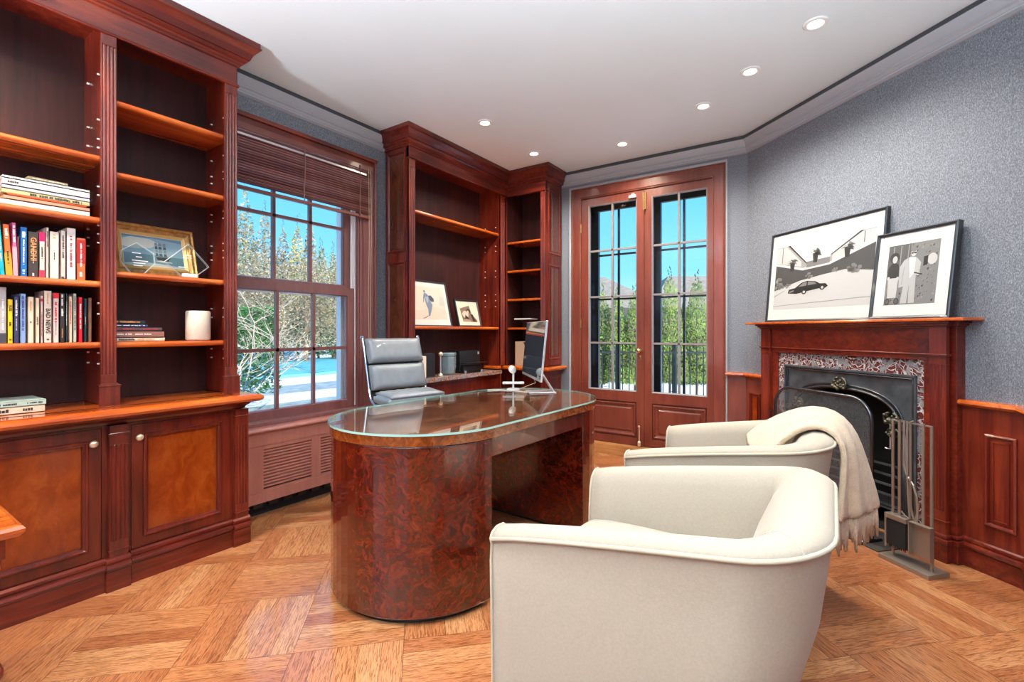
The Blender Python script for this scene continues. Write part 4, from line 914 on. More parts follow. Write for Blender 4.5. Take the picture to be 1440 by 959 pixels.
# ------------------------------------------------------------------ books
def bcol(c): return flat('book_%02d%02d%02d'%tuple(int(x*99) for x in c),c,.45)
flat('page_paper',(.72,.66,.54),.8); flat('ink_black',(.02,.02,.02)); flat('ink_gold',(.65,.28,.07)); flat('ink_white',(.8,.78,.74)); flat('ink_red',(.5,.03,.05))
def squig(mb,o,ex,ey,L,s,m,seed):
    """illegible small lettering: little strokes in a row"""
    R=random.Random(seed); x=-L/2; ex=Vector(ex);ey=Vector(ey);nn=ex.cross(ey)
    mb.mat(m)
    while x<L/2:
        w_=s*R.uniform(.35,.75)
        if R.random()>.18: slab(mb,o,ex,ey,nn,x,x+w_*.8,-s*.45,s*R.uniform(.2,.5),0,.0005)
        x+=w_
def upright_book(u0,u1,vt,vb,c,lab,lean=0,title=None,tc='ink_black',bands=(),xs=-2.812,shelf=1.399,seed=0,ts=1,group=None,dep=.15):
    um=(u0+u1)/2
    ya=onX(u0,vb,xs).y; yb=onX(u1,vb,xs).y-.0015; zt=onX(um,vt,xs).z; hgt=zt-shelf
    b=MB(bcol(c)); w_=yb-ya; L=lean
    def hx(y0_,y1_,z0_,z1_,xa,xb):
        f=lambda z:-L*(z-shelf)
        b.hexa([(xa,y0_+f(z0_),z0_),(xb,y0_+f(z0_),z0_),(xb,y1_+f(z0_),z0_),(xa,y1_+f(z0_),z0_),(xa,y0_+f(z1_),z1_),(xb,y0_+f(z1_),z1_),(xb,y1_+f(z1_),z1_),(xa,y1_+f(z1_),z1_)])
    ck=.0016
    hx(ya,ya+ck,shelf,zt,xs-dep,xs); hx(yb-ck,yb,shelf,zt,xs-dep,xs); hx(ya,yb,shelf,zt,xs-.002,xs)
    for z0_,z1_,bc in bands:
        b.mat(bcol(bc)); hx(ya-.0002,yb+.0002,shelf+hgt*z0_,shelf+hgt*z1_,xs-.002,xs+.0004)
    b.mat('page_paper'); hx(ya+ck,yb-ck,shelf+.003,zt-.003,xs-dep+.004,xs-.002)
    yc=(ya+yb)/2
    f=lambda z:-L*(z-shelf)
    exd=Vector((0,L,-1)).normalized(); eyd=Vector((0,1,L)).normalized()
    if title:
        zc=shelf+hgt*title[1]; add_text(b,title[0],w_*ts,tc,(xs+.0012,yc+f(zc),zc),exd,eyd,.0004,sx=title[2],bold=True)
    for k,(zc_,ll,ss,m_) in enumerate(lab[1]):
        zc=shelf+hgt*zc_; squig(b,(xs+.0006,yc+f(zc),zc),exd,eyd,hgt*ll,w_*ss,m_,seed*7+k)
    t=b.build('book',loc=(xs-dep/2,yc,shelf)); tag(t,lab[0],'book',group); return t
G1='upright books on the middle open shelf'; s1=1.399
K,GO,W_,RD='ink_black','ink_gold','ink_white','ink_red'
upright_book(0.2,8.0,311,386,(.0,.38,.48),('teal book leaning at the left edge of the middle shelf',[(.5,.5,.3,W_)]),.06,shelf=s1,seed=1,group=G1)
upright_book(8.6,18.5,316,386,(.75,.12,.01),('red and orange book with dark lettering right of the teal one',[(.82,.2,.5,W_),(.4,.3,.35,K)]),.05,shelf=s1,seed=2,group=G1,bands=((.0,.45,(.85,.30,.01)),))
upright_book(18.9,25.8,313.5,386.5,(.72,.10,.26),('pink book with white lettering between the orange and the thin pink book',[(.8,.3,.6,W_)]),.025,shelf=s1,seed=3,group=G1,bands=((.0,.55,(.80,.32,.36)),))
upright_book(25.9,28.2,332,386.8,(.85,.45,.42),('very thin pale pink book beside the bright blue one',[(.5,.5,.5,RD)]),0,shelf=s1,seed=4,group=G1)
upright_book(28.4,39.0,319.5,387,(.005,.13,.42),('bright blue book with white lettering',[(.85,.12,.5,W_),(.5,.5,.25,W_),(.12,.1,.4,W_)]),0,shelf=s1,seed=5,group=G1)
upright_book(39.4,54.8,326,387.5,(.045,.032,.028),('thick black-brown book with tall gold spine lettering',[(.5,.4,.1,W_),(.07,.05,.2,W_)]),0,title=('GANDHI',.62,1.0),tc=GO,shelf=s1,seed=6,group=G1,ts=.80)
upright_book(55.2,63.8,326.5,388,(.75,.62,.50),('cream book with crimson ends next to the black-brown one',[(.55,.25,.3,K)]),0,shelf=s1,seed=7,group=G1,bands=((.80,1,(.70,.0,.10)),(0,.17,(.60,.03,.07))))
upright_book(64.1,69.4,320,388.6,(.68,.52,.45),('tall thin beige book with a tiny dark title',[(.78,.3,.35,K)]),0,shelf=s1,seed=8,group=G1)
upright_book(69.8,83.6,326,389,(.74,.66,.55),('thick plain cream book with one small centred title',[(.5,.2,.12,K),(.9,.08,.3,GO)]),0,shelf=s1,seed=9,group=G1)
upright_book(85.2,93.0,324.5,389.6,(.62,.52,.46),('grey-beige book left of the widest white book',[(.65,.5,.35,K),(.04,.03,.8,K)]),0,shelf=s1,seed=10,group=G1)
upright_book(93.6,107.2,321,390.2,(.78,.70,.66),('widest white book with pale red spine lettering',[(.55,.6,.28,RD)]),0,shelf=s1,seed=11,group=G1)
upright_book(107.8,120.9,335,391,(.62,.14,.04),('short orange-framed red book at the right end of the middle shelf',[(.6,.55,.22,W_),(.15,.1,.4,W_)]),0,shelf=s1,seed=12,group=G1,bands=((.40,.96,(.40,.01,.01)),))
G2='upright books on the lower open shelf'; s2=1.1215
def b2(u0,u1,vt,c,lab,sq,**k): upright_book(u0,u1,vt,481.5,c,(lab,sq),0,shelf=s2,group=G2,**k)
b2(-1,9.9,404,(.42,.38,.38),'tall grey book with dark lower corner at the left edge of the lower shelf',[(.5,.6,.3,W_)],bands=((0,.18,(.05,.05,.06)),),seed=20)
b2(10.4,18.9,421,(.80,.52,.0),'bright yellow book with black lettering',[(.45,.1,.4,K),(.07,.05,.5,K)],title=('RUSS',.80,.9),ts=.75,seed=21)
b2(19.4,27.6,417,(.035,.035,.10),'dark navy book between the yellow and the sky-blue one',[(.75,.35,.4,W_),(.4,.25,.2,W_)],seed=22)
b2(28.0,37.2,413,(.22,.34,.60),'sky-blue book with dark blue lettering',[(.6,.7,.4,'ink_navy' if 'ink_navy' in MATS else flat('ink_navy',(.04,.06,.2)))],seed=23)
b2(38.8,48.4,417.5,(.74,.58,.44),'tan cream book with a small black crescent mark',[(.8,.2,.3,GO),(.45,.04,.3,K)],seed=24)
b2(49.8,56.2,419,(.76,.60,.42),'narrow cream book with short black title',[(.5,.18,.35,K)],seed=25)
b2(57.0,61.2,416,(.76,.58,.50),'thin white book with a red top left of the tallest book',[(.4,.5,.3,RD)],bands=((.88,.94,(.5,.02,.03)),),seed=26)
b2(61.6,73.4,409,(.70,.56,.46),'tallest cream book with big black spine lettering',[(.85,.2,.2,GO),(.06,.03,.35,K)],title=('BAD NEWS',.42,1.05),ts=.82,seed=27)
b2(74.6,83.4,412,(.74,.58,.53),'white book with a red cap beside the tallest cream one',[(.62,.4,.45,RD),(.3,.3,.15,K)],bands=((.89,1,(.66,.01,.02)),),seed=28)
b2(84.0,91.8,412.5,(.03,.018,.02),'black book with white spine lettering',[(.75,.45,.4,W_),(.2,.2,.2,GO)],seed=29)
b2(92.4,95.6,413,(.02,.05,.06),'thin blackish teal book left of the peach one',[(.6,.5,.3,W_)],seed=30)
b2(97.0,102.4,417,(.78,.55,.40),'thin peach book with faint red lettering',[(.65,.5,.35,RD)],seed=31)
b2(102.8,108.2,413,(.50,.54,.42),'thin pale green book with dark lettering',[(.6,.7,.35,K)],seed=32)
b2(110.4,116.6,418,(.72,.0,.02),'bright red book with white lettering on the lower shelf',[(.7,.3,.4,W_),(.4,.2,.35,W_)],seed=33)
b2(118.2,122.6,420,(.015,.04,.055),'thin dark teal book beside the brown one',[(.5,.2,.2,W_)],seed=34)
b2(124.0,129.6,419,(.20,.09,.055),'plain brown book at the right end of the lower shelf',[(.5,.1,.1,K)],seed=35)
def flat_book(y0,y1,z0,z1,c,lab,group,xs=-2.80,dep=.20,sq=(),seed=0,page=True,rot=0):
    b=MB(bcol(c)); ck=min(.0025,(z1-z0)*.2); dx=dep
    M=Matrix.Translation(Vector((xs-dep/2,(y0+y1)/2,0)))@Matrix.Rotation(rot,4,'Z')@Matrix.Translation(-Vector((xs-dep/2,(y0+y1)/2,0))); b.M=M
    b.box(xs-dx,xs,y0,y1,z0,z0+ck).box(xs-dx,xs,y0,y1,z1-ck,z1).box(xs-.003,xs,y0,y1,z0,z1)
    b.mat('page_paper').box(xs-dx+.004,xs-.003,y0+.004,y1-.004,z0+ck,z1-ck)
    for k,(yy,ll,ss,m_) in enumerate(sq): squig(b,(xs+.0004,y0+(y1-y0)*yy,(z0+z1)/2),YA,Z,(y1-y0)*ll,(z1-z0)*ss,m_,seed*5+k)
    t=b.build('book',loc=tuple(M@Vector((xs-dx/2,(y0+y1)/2,z0)))); tag(t,lab,'book',group)
G3='books lying in a stack on the upper open shelf'; z_=1.6905
st=[(.428,.716,.022,(.74,.68,.60),'thick white book at the bottom of the upper stack',[(.25,.25,.5,'page_paper')],0),
(.445,.716,.017,(.62,.26,.16),'white and terracotta book second from the bottom of the upper stack',[],.0),
(.455,.704,.007,(.72,.08,.01),'thin orange-red book in the middle of the upper stack',[],.01),
(.440,.716,.018,(.50,.40,.20),'floral tan book above the thin orange-red one',[(.6,.6,.6,K)],-.005),
(.440,.716,.016,(.46,.50,.62),'pale grey-blue book under the thick pinkish one',[],0),
(.440,.716,.027,(.76,.66,.64),'thick pinkish white book near the top of the upper stack',[(.12,.12,.35,K)],0),
(.443,.716,.011,(.66,.72,.72),'white book with pale blue end topmost of the big books in the upper stack',[],0),
(.515,.640,.012,(.28,.22,.14),'small mottled brown book lying on top of the upper stack',[(.5,.8,.4,'page_paper')],.03)]
for k,(a,b,h_,c,l,sq,r) in enumerate(st): flat_book(a,b,z_,z_+h_,c,l,G3,sq=sq,seed=50+k,rot=r,dep=.22 if k<7 else .12); z_+=h_+.0003
G4='books lying in a stack beside the ivory cylinder'; z_=1.1215
for k,(a,b,h_,c,l,sq) in enumerate([(.79,1.012,.019,(.74,.60,.46),'cream book at the bottom of the stack beside the ivory cylinder',[(.25,.35,.5,K),(.65,.3,.4,GO)]),
(.79,1.010,.031,(.30,.13,.10),'thick brown book second from the bottom beside the ivory cylinder',[(.25,.25,.25,W_),(.6,.3,.25,W_)]),
(.79,1.000,.019,(.10,.06,.07),'dark book with red lettering in the middle of the small stack',[(.3,.3,.4,RD),(.75,.3,.35,RD)]),
(.79,.940,.014,(.05,.08,.20),'navy book with pale lettering second from the top of the small stack',[(.5,.8,.4,W_)]),
(.79,.930,.020,(.02,.02,.035),'black book with yellow lettering topmost of the small stack',[(.45,.8,.4,GO)])]):
    flat_book(a,b,z_,z_+h_,c,l,G4,sq=sq,seed=70+k,dep=.15,xs=-2.81); z_+=h_+.0003
G5='two books lying on the cabinet countertop'; z_=.8285
for k,(a,b,h_,c,l,sq) in enumerate([(.40,.567,.030,(.66,.50,.36),'beige book under the pale green one on the countertop at the left edge',[(.2,.25,.5,K),(.7,.2,.4,K)]),
(.39,.569,.022,(.42,.52,.44),'pale green book on top of the beige one on the countertop',[(.35,.3,.4,K),(.8,.25,.3,K)])]):
    flat_book(a,b,z_,z_+h_,c,l,G5,sq=sq,seed=80+k,dep=.20,xs=-2.795,rot=.02*k); z_+=h_+.0003
# ------------------------------------------------------------------ desk
DM=Matrix.Translation(Vector((-1.620,2.092,0)))@Matrix.Rotation(-.051,4,'Z')
def stad(w,l,y0=None,y1=None,n=28):
    y0=-l if y0 is None else y0; y1=l if y1 is None else y1; P=[]
    c=l-w
    for i in range(n+1):
        a=PI+PI*i/n; P.append((w*math.cos(a),-c+w*math.sin(a)))
    for i in range(n+1):
        a=PI*i/n; P.append((w*math.cos(a),c+w*math.sin(a)))
    # clip against y0,y1
    def clip(P,k,sgn):
        Q=[]
        for i in range(len(P)):
            a=P[i];b=P[(i+1)%len(P)]; ia=(a[1]-k)*sgn>=-1e-9; ib=(b[1]-k)*sgn>=-1e-9
            if ia: Q.append(a)
            if ia!=ib: t_=(k-a[1])/(b[1]-a[1]); Q.append((a[0]+(b[0]-a[0])*t_,k))
        return Q
    if y0>-l: P=clip(P,y0,1)
    if y1<l: P=clip(P,y1,-1)
    Q=[]
    for q in P:
        if not Q or (abs(q[0]-Q[-1][0])+abs(q[1]-Q[-1][1]))>1e-5: Q.append(q)
    return Q
dk=thing('executive_desk','glossy walnut burl oval desk with two rounded pedestals and a glass top','desk',(-1.62,2.092,0),-.051)
def DB(m): return MB(m,DM)
p=DB('walnut_burl_lit_band'); p.prism(stad(.432,.852),.714,.7545); p.mat('desk_plinth').prism(stad(.421,.841),.7105,.714); p.mat('walnut_burl_top').prism(stad(.431,.851),.7545,.755); p.build('desktop',dk)
p=DB('walnut_burl'); p.prism(stad(.424,.844,-.425,.385),.632,.7105); p.build('apron',dk)
for a,b,nm in ((None,-.425,'pedestal'),(.385,None,'pedestal')):
    p=DB('walnut_burl'); p.prism(stad(.426,.846,a,b),.028,.7105); p.build(nm,dk,bevel=.003)
    p=DB('desk_plinth'); p.prism(stad(.395,.815,a if a is None else a+.03,b if b is None else b-.03),0,.0278); p.build('plinth',dk)
p=DB('desk_glass'); p.prism(stad(.4375,.858),.7555,.765); G_=p.build('glass_top',dk)
p=DB('glass_edge'); S1=stad(.4385,.859); n_=len(S1); p.add([(x,y,.7557) for x,y in S1]+[(x,y,.7648) for x,y in S1],[(i,(i+1)%n_,n_+(i+1)%n_,n_+i) for i in range(n_)]); p.build('glass_rim',dk)
# ------------------------------------------------------------------ office chair
oc=thing('office_chair','grey leather soft-pad office chair with chrome base behind the desk','office chair',(-2.38,2.31,0),-.18)
OM=Matrix.Translation(Vector((-2.40,2.33,0)))@Matrix.Rotation(-.20,4,'Z')   # local +x = facing
def pad(name,x0,z0,x1,z1,w,t,par,curve=.02,mm='grey_leather'):
    """soft pad spanning from (x0,z0) to (x1,z1) in the side plane, width w along y, thickness t"""
    b=MB(mm,OM); b.smooth=True; nx,ny=10,16; d=Vector((x1-x0,0,z1-z0)); L=d.length; d.normalize(); nn=Vector((d.z,0,-d.x)) 
    front=[];back=[]
    for i in range(nx+1):
        for j in range(ny+1):
            u=i/nx;v=j/ny; ed=(1-abs(2*u-1)**5)**.5*(1-abs(2*v-1)**8)**.5 if 0<u<1 and 0<v<1 else 0
            base=Vector((x0,(v-.5)*w,z0))+d*(L*u); wr=.0025*math.sin(j*2.3+i*.7)*ed
            front.append(base+nn*(t*.45*ed+wr+t*.25)); back.append(base-nn*(t*.15*ed+t*.25))
    def id_(i,j): return i*(ny+1)+j
    fs=[];o=(nx+1)*(ny+1)
    for i in range(nx):
        for j in range(ny):
            fs.append((id_(i,j),id_(i+1,j),id_(i+1,j+1),id_(i,j+1))); fs.append((o+id_(i,j),o+id_(i,j+1),o+id_(i+1,j+1),o+id_(i+1,j)))
    for i in range(nx):
        for j in (0,ny): fs.append((id_(i,j),id_(i+1,j),o+id_(i+1,j),o+id_(i,j)))
    for j in range(ny):
        for i in (0,nx): fs.append((id_(i,j),id_(i,j+1),o+id_(i,j+1),o+id_(i,j)))
    b.add(front+back,fs); return b.build(name,par)
MW[oc.name]=Matrix.Translation(Vector((-2.38,2.31,0)))@Matrix.Rotation(-.18,4,'Z')
CW=.43
pad('back_pad',-.165,.765,-.205,.935,CW,.060,oc); pad('back_pad',-.208,.948,-.262,1.115,CW,.066,oc)
pad('seat_pad',.08,.700,-.13,.712,CW+.02,.075,oc)
pad('seat_pad',.08,.735,-.13,.748,CW-.01,.030,oc)
p=MB('chrome',OM)
for sg in (-1,1):
    y_=sg*(CW/2+.012)
    p.tube([(-.285,y_,1.125),(-.262,y_,1.06),(-.222,y_,.90),(-.188,y_,.77),(-.165,y_,.71),(-.11,y_,.675),(.0,y_,.665),(.10,y_,.675),(.13,y_,.700)],.009,8)
p.rod((-.05,-CW/2-.012,.665),(-.05,CW/2+.012,.665),.010,8).rod((.10,-CW/2-.012,.665),(.10,CW/2+.012,.665),.010,8); p.ball((-.287,-CW/2-.012,1.128),.013); p.ball((-.287,CW/2+.012,1.128),.013); p.build('side_frame',oc)
p=MB('black_satin',OM); vs=[];pts=[(-.292,1.12),(-.240,.90),(-.200,.77),(-.178,.71)]
p.hexa([(-.184,-CW/2,.715),(-.174,-CW/2,.715),(-.174,CW/2,.715),(-.184,CW/2,.715),(-.294,-CW/2,1.115),(-.284,-CW/2,1.115),(-.284,CW/2,1.115),(-.294,CW/2,1.115)]); p.build('back_sling',oc)
p=MB('chrome',OM); p.rod((.0,0,.14),(.0,0,.64),.022,16).rod((0,0,.10),(0,0,.30),.030,16); p.box(-.08,.12,-.05,.05,.635,.66); p.build('column',oc)
for k in range(5):
    a=2*PI*k/5+.35; ca,sa=math.cos(a),math.sin(a)
    p=MB('chrome',OM); p.tube([(ca*.02,sa*.02,.150),(ca*.16,sa*.16,.125),(ca*.30,sa*.30,.085)],.014,8,radii=[.020,.016,.011]); p.rod((ca*.30,sa*.30,.088),(ca*.30,sa*.30,.05),.007,8); L_=p.build('leg',oc)
    p=MB('black_satin',OM); c0=Vector((ca*.30,sa*.30,.027)); q=Vector((-sa,ca,0))
    p.rod(c0-q*.024,c0-q*.006,.026,14).rod(c0+q*.006,c0+q*.024,.026,14).rod(c0-q*.006,c0+q*.006,.012,8); p.build('caster',L_)
# ------------------------------------------------------------------ tub armchairs
def armchair(y0,lab,ang=0):
    Lx,Wd=.772,.735; X0=-.768
    t=thing('tub_armchair',lab,'armchair',(X0+Lx/2,y0+Wd/2,0),ang,'cream tub armchairs facing the desk')
    CM=MW[t.name]
    def zt(x): return .628+.128*max(0,min(1,(x/Lx)))**.85
    R_=.17; path=[]
    def addp(x,y,nx,ny): path.append((x,y,nx,ny))
    for i in range(9): addp(.0+(Lx-R_)*i/9,0,0,-1)
    for i in range(9): a=-PI/2+PI/2*i/8; addp(Lx-R_+R_*math.cos(a),R_+R_*math.sin(a),math.cos(a),math.sin(a))
    for i in range(1,6): addp(Lx,R_+(Wd-2*R_)*i/6,1,0)
    for i in range(9): a=PI/2*i/8; addp(Lx-R_+R_*math.cos(a),Wd-R_+R_*math.sin(a),math.cos(a),math.sin(a))
    for i in range(8,-1,-1): addp(.0+(Lx-R_)*i/9,Wd,0,1)
    b=MB('cream_linen',CM); b.smooth=True
    def L2(x,y,z): return (x-Lx/2,y-Wd/2,z)
    secs=[]; pip=[]; seam=[]
    for (x,y,nx,ny) in path:
        bk=max(0,nx); top=zt(x); sec=[]
        wk=bk**.8
        tap=.175*wk+.015*(1-wk)
        fwd=min(1,x/.06)
        for z,fr in ((.05,1),(.20,.72),(.38,.42),(.55,.16)): sec.append((x-nx*tap*fr,y-ny*tap*fr,z))
        sec.append((x-nx*.006,y-ny*.006,top-.035)); sec.append((x,y,top-.018))
        pip.append(L2(x,y,top-.020))
        A_=[(.008,-.006),(.030,.004),(.058,.002),(.082,-.014),(.096,-.05),(.104,-.12),(.108,-.30)]
        B_=[(.008,-.006),(.035,.006),(.075,.004),(.115,-.018),(.150,-.065),(.190,-.16),(.225,-.36)]
        for (a1,h1),(a2,h2) in zip(A_,B_):
            d_=a1*(1-wk)+a2*wk; h_=h1*(1-wk)+h2*wk; sec.append((x-nx*d_,y-ny*d_,max(.36,top+h_)))
        d_=(.108*(1-wk)+.23*wk); sec.append((x-nx*d_,y-ny*d_,.30)); secs.append(sec)
    m=len(secs[0]); vs=[L2(*q) for s_ in secs for q in s_]; fs=[]
    for i in range(len(secs)-1):
        for k in range(m-1): fs.append((i*m+k,(i+1)*m+k,(i+1)*m+k+1,i*m+k+1))
    fs+=[tuple(range(m)),tuple(range((len(secs)-1)*m,len(secs)*m))[::-1]]
    b.add(vs,fs); sh=b.build('shell',t)
    p=MB('linen_piping',CM); p.smooth=True; p.tube(pip,.0055,8)
    # piping down both arm fronts
    for s_ in (secs[0],secs[-1]): p.tube([L2(q[0]-.001,q[1],q[2]) for q in s_[:-1]],.0045,6)
    p.build('piping',t)
    for side in (0,1):
        i=13 if not side else len(secs)-14
        p=MB('linen_piping',CM); p.tube([L2(*q) for q in secs[i][5:-2]],.0016,5); p.build('corner_seam',t)
    # front rail and seat cushion
    p=MB('cream_linen',CM); y_0,y_1=.10,Wd-.10
    p.box(.012-Lx/2,.10-Lx/2,y_0-Wd/2,y_1-Wd/2,.05,.33).box(.10-Lx/2,Lx-.24-Lx/2,y_0-Wd/2,y_1-Wd/2,.28,.32); p.build('front_rail',t,bevel=.012)
    c=MB('cream_linen',CM); c.smooth=True; nx_,ny_=14,14; x0_,x1_=-.012,.60; ya,yb=.098,Wd-.098; top_=[];bot=[]
    for i in range(nx_+1):
        for j in range(ny_+1):
            u=i/nx_;v=j/ny_; e=((1-abs(2*u-1)**6)*(1-abs(2*v-1)**6)); e=max(e,0)**.5
            x=x0_+(x1_-x0_)*u; y=ya+(yb-ya)*v
            cx=(.5-u)*(1-e)*.02; cy=(.5-v)*(1-e)*.02
            top_.append(L2(x+cx,y+cy,.445+.045*e+.034*(1-(2*u-1)**2)*(1-(2*v-1)**2))); bot.append(L2(x+cx,y+cy,.345-.012*e))
    k=ny_+1; o=len(top_); fs=[]
    for i in range(nx_):
        for j in range(ny_): fs+=[(i*k+j,(i+1)*k+j,(i+1)*k+j+1,i*k+j+1),(o+i*k+j,o+i*k+j+1,o+(i+1)*k+j+1,o+(i+1)*k+j)]
    for i in range(nx_):
        for j in (0,ny_): fs.append((i*k+j,(i+1)*k+j,o+(i+1)*k+j,o+i*k+j))
    for j in range(ny_):
        for i in (0,nx_): fs.append((i*k+j,i*k+j+1,o+i*k+j+1,o+i*k+j))
    c.add(top_+bot,fs); c.build('seat_cushion',t)
    p=MB('black_satin',CM); p.lathe((-.03,0,0),[(.24,0),(.24,.015),(.20,.022),(.04,.026),(.04,.052),(.22,.052)],32); p.build('swivel_base',t)
    return t
armchair(1.035,'nearest cream upholstered tub armchair, nothing lying on it, in the foreground')
armchair(2.030,'farther cream upholstered tub armchair with a wool throw over its back')
# throw blanket over the back of the farther chair
def throw():
    t=thing('throw_blanket','fringed cream wool throw draped over the back of the farther armchair','blanket',(.03,2.45,.50))
    near=[(-.275,2.28,.48),(-.228,2.28,.61),(-.165,2.28,.715),(-.085,2.285,.772),(-.022,2.27,.772),(.014,2.235,.735),(.012,2.22,.66),(.002,2.21,.56),(-.004,2.20,.48),(-.006,2.2,.44)]
    far=[(-.36,2.60,.64),(-.27,2.62,.72),(-.17,2.63,.775),(-.08,2.64,.806),(.0,2.64,.792),(.048,2.63,.745),(.078,2.63,.67),(.112,2.62,.55),(.138,2.62,.45),(.146,2.62,.40)]
    na=40; vs=[]; m=len(near); b=MB('cream_wool'); b.smooth=True
    for i in range(na+1):
        u=i/na
        for k in range(m):
            a=Vector(near[k]);c=Vector(far[k]); tt=k/(m-1); q=a.lerp(c,u); hang=max(0,min(1,(tt-.45)/.2))
            fold=math.sin(u*PI*6.5+.8*tt)*.6+.4*math.sin(u*PI*11+2)
            nrm=Vector((.95,-.33,0)) if hang>.5 else Vector((.3,0,1)).normalized()
            amp=.005+.013*hang
            bulge=.016*math.sin(PI*u)*(1-hang)
            vs.append(tuple(q+nrm*(fold*amp+bulge+.012*math.sin(PI*u)*hang)))
    fs=[(i*m+k,(i+1)*m+k,(i+1)*m+k+1,i*m+k+1) for i in range(na) for k in range(m-1)]
    b.add(vs,fs); o=b.build('blanket_cloth',t); s_=o.modifiers.new('so','SOLIDIFY'); s_.thickness=.022; s_.offset=1
    ss=o.modifiers.new('su','SUBSURF'); ss.levels=1; ss.render_levels=1
    f=MB('cream_wool'); f.smooth=True; R=random.Random(5)
    for i in range(0,na+1):
        x,y,z=vs[i*m+m-1]; l=R.uniform(.085,.135); dx=R.uniform(-.006,.010);dy=R.uniform(-.008,.008)
        f.tube([(x,y,z+.015),(x+dx*.4,y+dy*.4,z-l*.4),(x+dx,y+dy,z-l)],.009,6,radii=[.009,.0095,.004])
    f.build('fringe',t)
throw()
# ------------------------------------------------------------------ monitor on the desk
mo=thing('desktop_monitor','thin flat-screen monitor on a white metal stand at the far end of the desk','monitor',(-1.69,2.79,.765))
mn=Vector((-.733,-.680,0)).normalized(); mx=Vector((.680,-.733,0)).normalized()   # mx: towards the near edge
mc=Vector((-1.672,2.690,0)); MM=Matrix(((mx.x,-mn.x,0,mc.x),(mx.y,-mn.y,0,mc.y),(0,0,1,0),(0,0,0,1)))  # local x near edge, y backwards
def TB(m): return MB(m,MM)
tilt=.05
p=TB('silver_alu'); 
def tl(z): return (z-.87)*.10
p.hexa([(-.315,.001+tl(.862),.862),(.315,.001+tl(.862),.862),(.315,.014+tl(.862),.862),(-.315,.014+tl(.862),.862),(-.315,.001+tl(1.235),1.235),(.315,.001+tl(1.235),1.235),(.315,.014+tl(1.235),1.235),(-.315,.014+tl(1.235),1.235)]); p.build('housing',mo,bevel=.003)
p=TB('screen_glass'); p.hexa([(-.311,-.0005+tl(.880),.880),(.311,-.0005+tl(.880),.880),(.311,.002+tl(.880),.880),(-.311,.002+tl(.880),.880),(-.311,-.0005+tl(1.231),1.231),(.311,-.0005+tl(1.231),1.231),(.311,.002+tl(1.231),1.231),(-.311,.002+tl(1.231),1.231)]); p.build('screen',mo)
p=TB('silver_alu'); p.box(-.075,.075,-.02,.16,.7655,.772); p.hexa([(-.04,.150,.772),(.04,.150,.772),(.04,.158,.772),(-.04,.158,.772),(-.04,.020,.965),(.04,.020,.965),(.04,.028,.970),(-.04,.028,.970)]); p.build('stand',mo,bevel=.002)
p=MB('linen_piping'); p.tube([tuple(MM@Vector((-.05,.02,.88))),tuple(MM@Vector((-.07,.05,.82))),(-1.80,2.76,.772),(-1.86,2.72,.769)],.002,5); p.build('cable',mo)
# charging stand
cs=thing('charging_stand','white charging stand with a round tilted pad beside the monitor','charger',(-1.845,2.74,.765))
p=MB('white_plastic'); p.smooth=True; p.lathe((-1.845,2.745,.765),[(.045,.001),(.045,.006),(.040,.009),(.006,.010),(.006,.012)],24); p.rod((-1.845,2.745,.77),(-1.845,2.745,.895),.007,12); p.build('post',cs)
p=MB('white_plastic'); e=Vector((.83,.56,0)); a=Vector((-1.845,2.745,.812)); p.sqrod(a-e*.075,a+e*.075,.045,.014); p.build('tray',cs,bevel=.005)
p=MB('white_plastic'); p.smooth=True; p.lathe((-1.847,2.735,.905),[(.001,-.006),(.027,-.006),(.029,-.002),(.029,.004),(.001,.005)],24,rot=Matrix.Rotation(-.35,3,'Z')@Matrix.Rotation(1.15,3,'Y')); p.build('charging_disc',cs)
kb=MB('white_plastic'); kb.tube([(-1.96,2.60,.769),(-1.90,2.66,.768),(-1.80,2.68,.768),(-1.70,2.66,.768),(-1.62,2.72,.768)],.0028,6); tag(kb.build('charging_cable',loc=(-1.8,2.67,.766)),'thin white cable lying on the desk glass before the monitor','cable')
# ------------------------------------------------------------------ things in the far bay
bx=MB('ivory_ceramic'); bx.box(-2.97,-2.79,2.80,2.862,.7845,.965); tag(bx.build('storage_box',bevel=.003,loc=(-2.88,2.79,.785)),'narrow cream box just right of the office chair back on the marble','box')
bx=MB('black_satin'); bx.box(-2.99,-2.81,2.868,2.99,.7845,.985); tag(bx.build('black_box',bevel=.004,loc=(-2.9,2.875,.785)),'tall black box between the cream box and the brass-ended rod','box')
br=thing('brass_spindle','slender silver rod with pale brass balls at both ends before the glass jar','ornament',(-2.79,3.035,.7845))
p=MB('silver_alu'); p.rod((-2.79,3.035,.80),(-2.79,3.035,.97),.006,10); p.build('rod',br)
p=MB('pale_brass'); p.smooth=True; p.lathe((-2.79,3.035,.7845),[(.022,0),(.022,.008),(.016,.020),(.006,.028)],16); p.build('foot_ball',br); p=MB('pale_brass'); p.smooth=True; p.ball((-2.79,3.035,.975),.020); p.build('top_ball',br)
jr=thing('glass_jar','square blue-grey glass jar with heavy lid beside the black printer','jar',(-2.87,3.215,.7845))
p=MB('blue_glass'); p.lathe((-2.87,3.215,.7845),[(.055,0),(.066,.01),(.074,.06),(.074,.15),(.070,.165)],8); p.build('body',jr,bevel=.002)
p=MB('blue_glass'); p.lathe((-2.87,3.215,.950),[(.076,0),(.078,.02),(.070,.030),(.02,.034)],8); p.build('lid',jr)
p=MB('blue_glass'); p.lathe((-2.87,3.215,.789),[(.03,0),(.062,.004),(.064,.08),(.01,.085)],8); p.build('inner_glass',jr)
pr=thing('desktop_printer','black desktop printer with a projecting paper tray on the marble counter','printer',(-2.88,3.5,.7845))
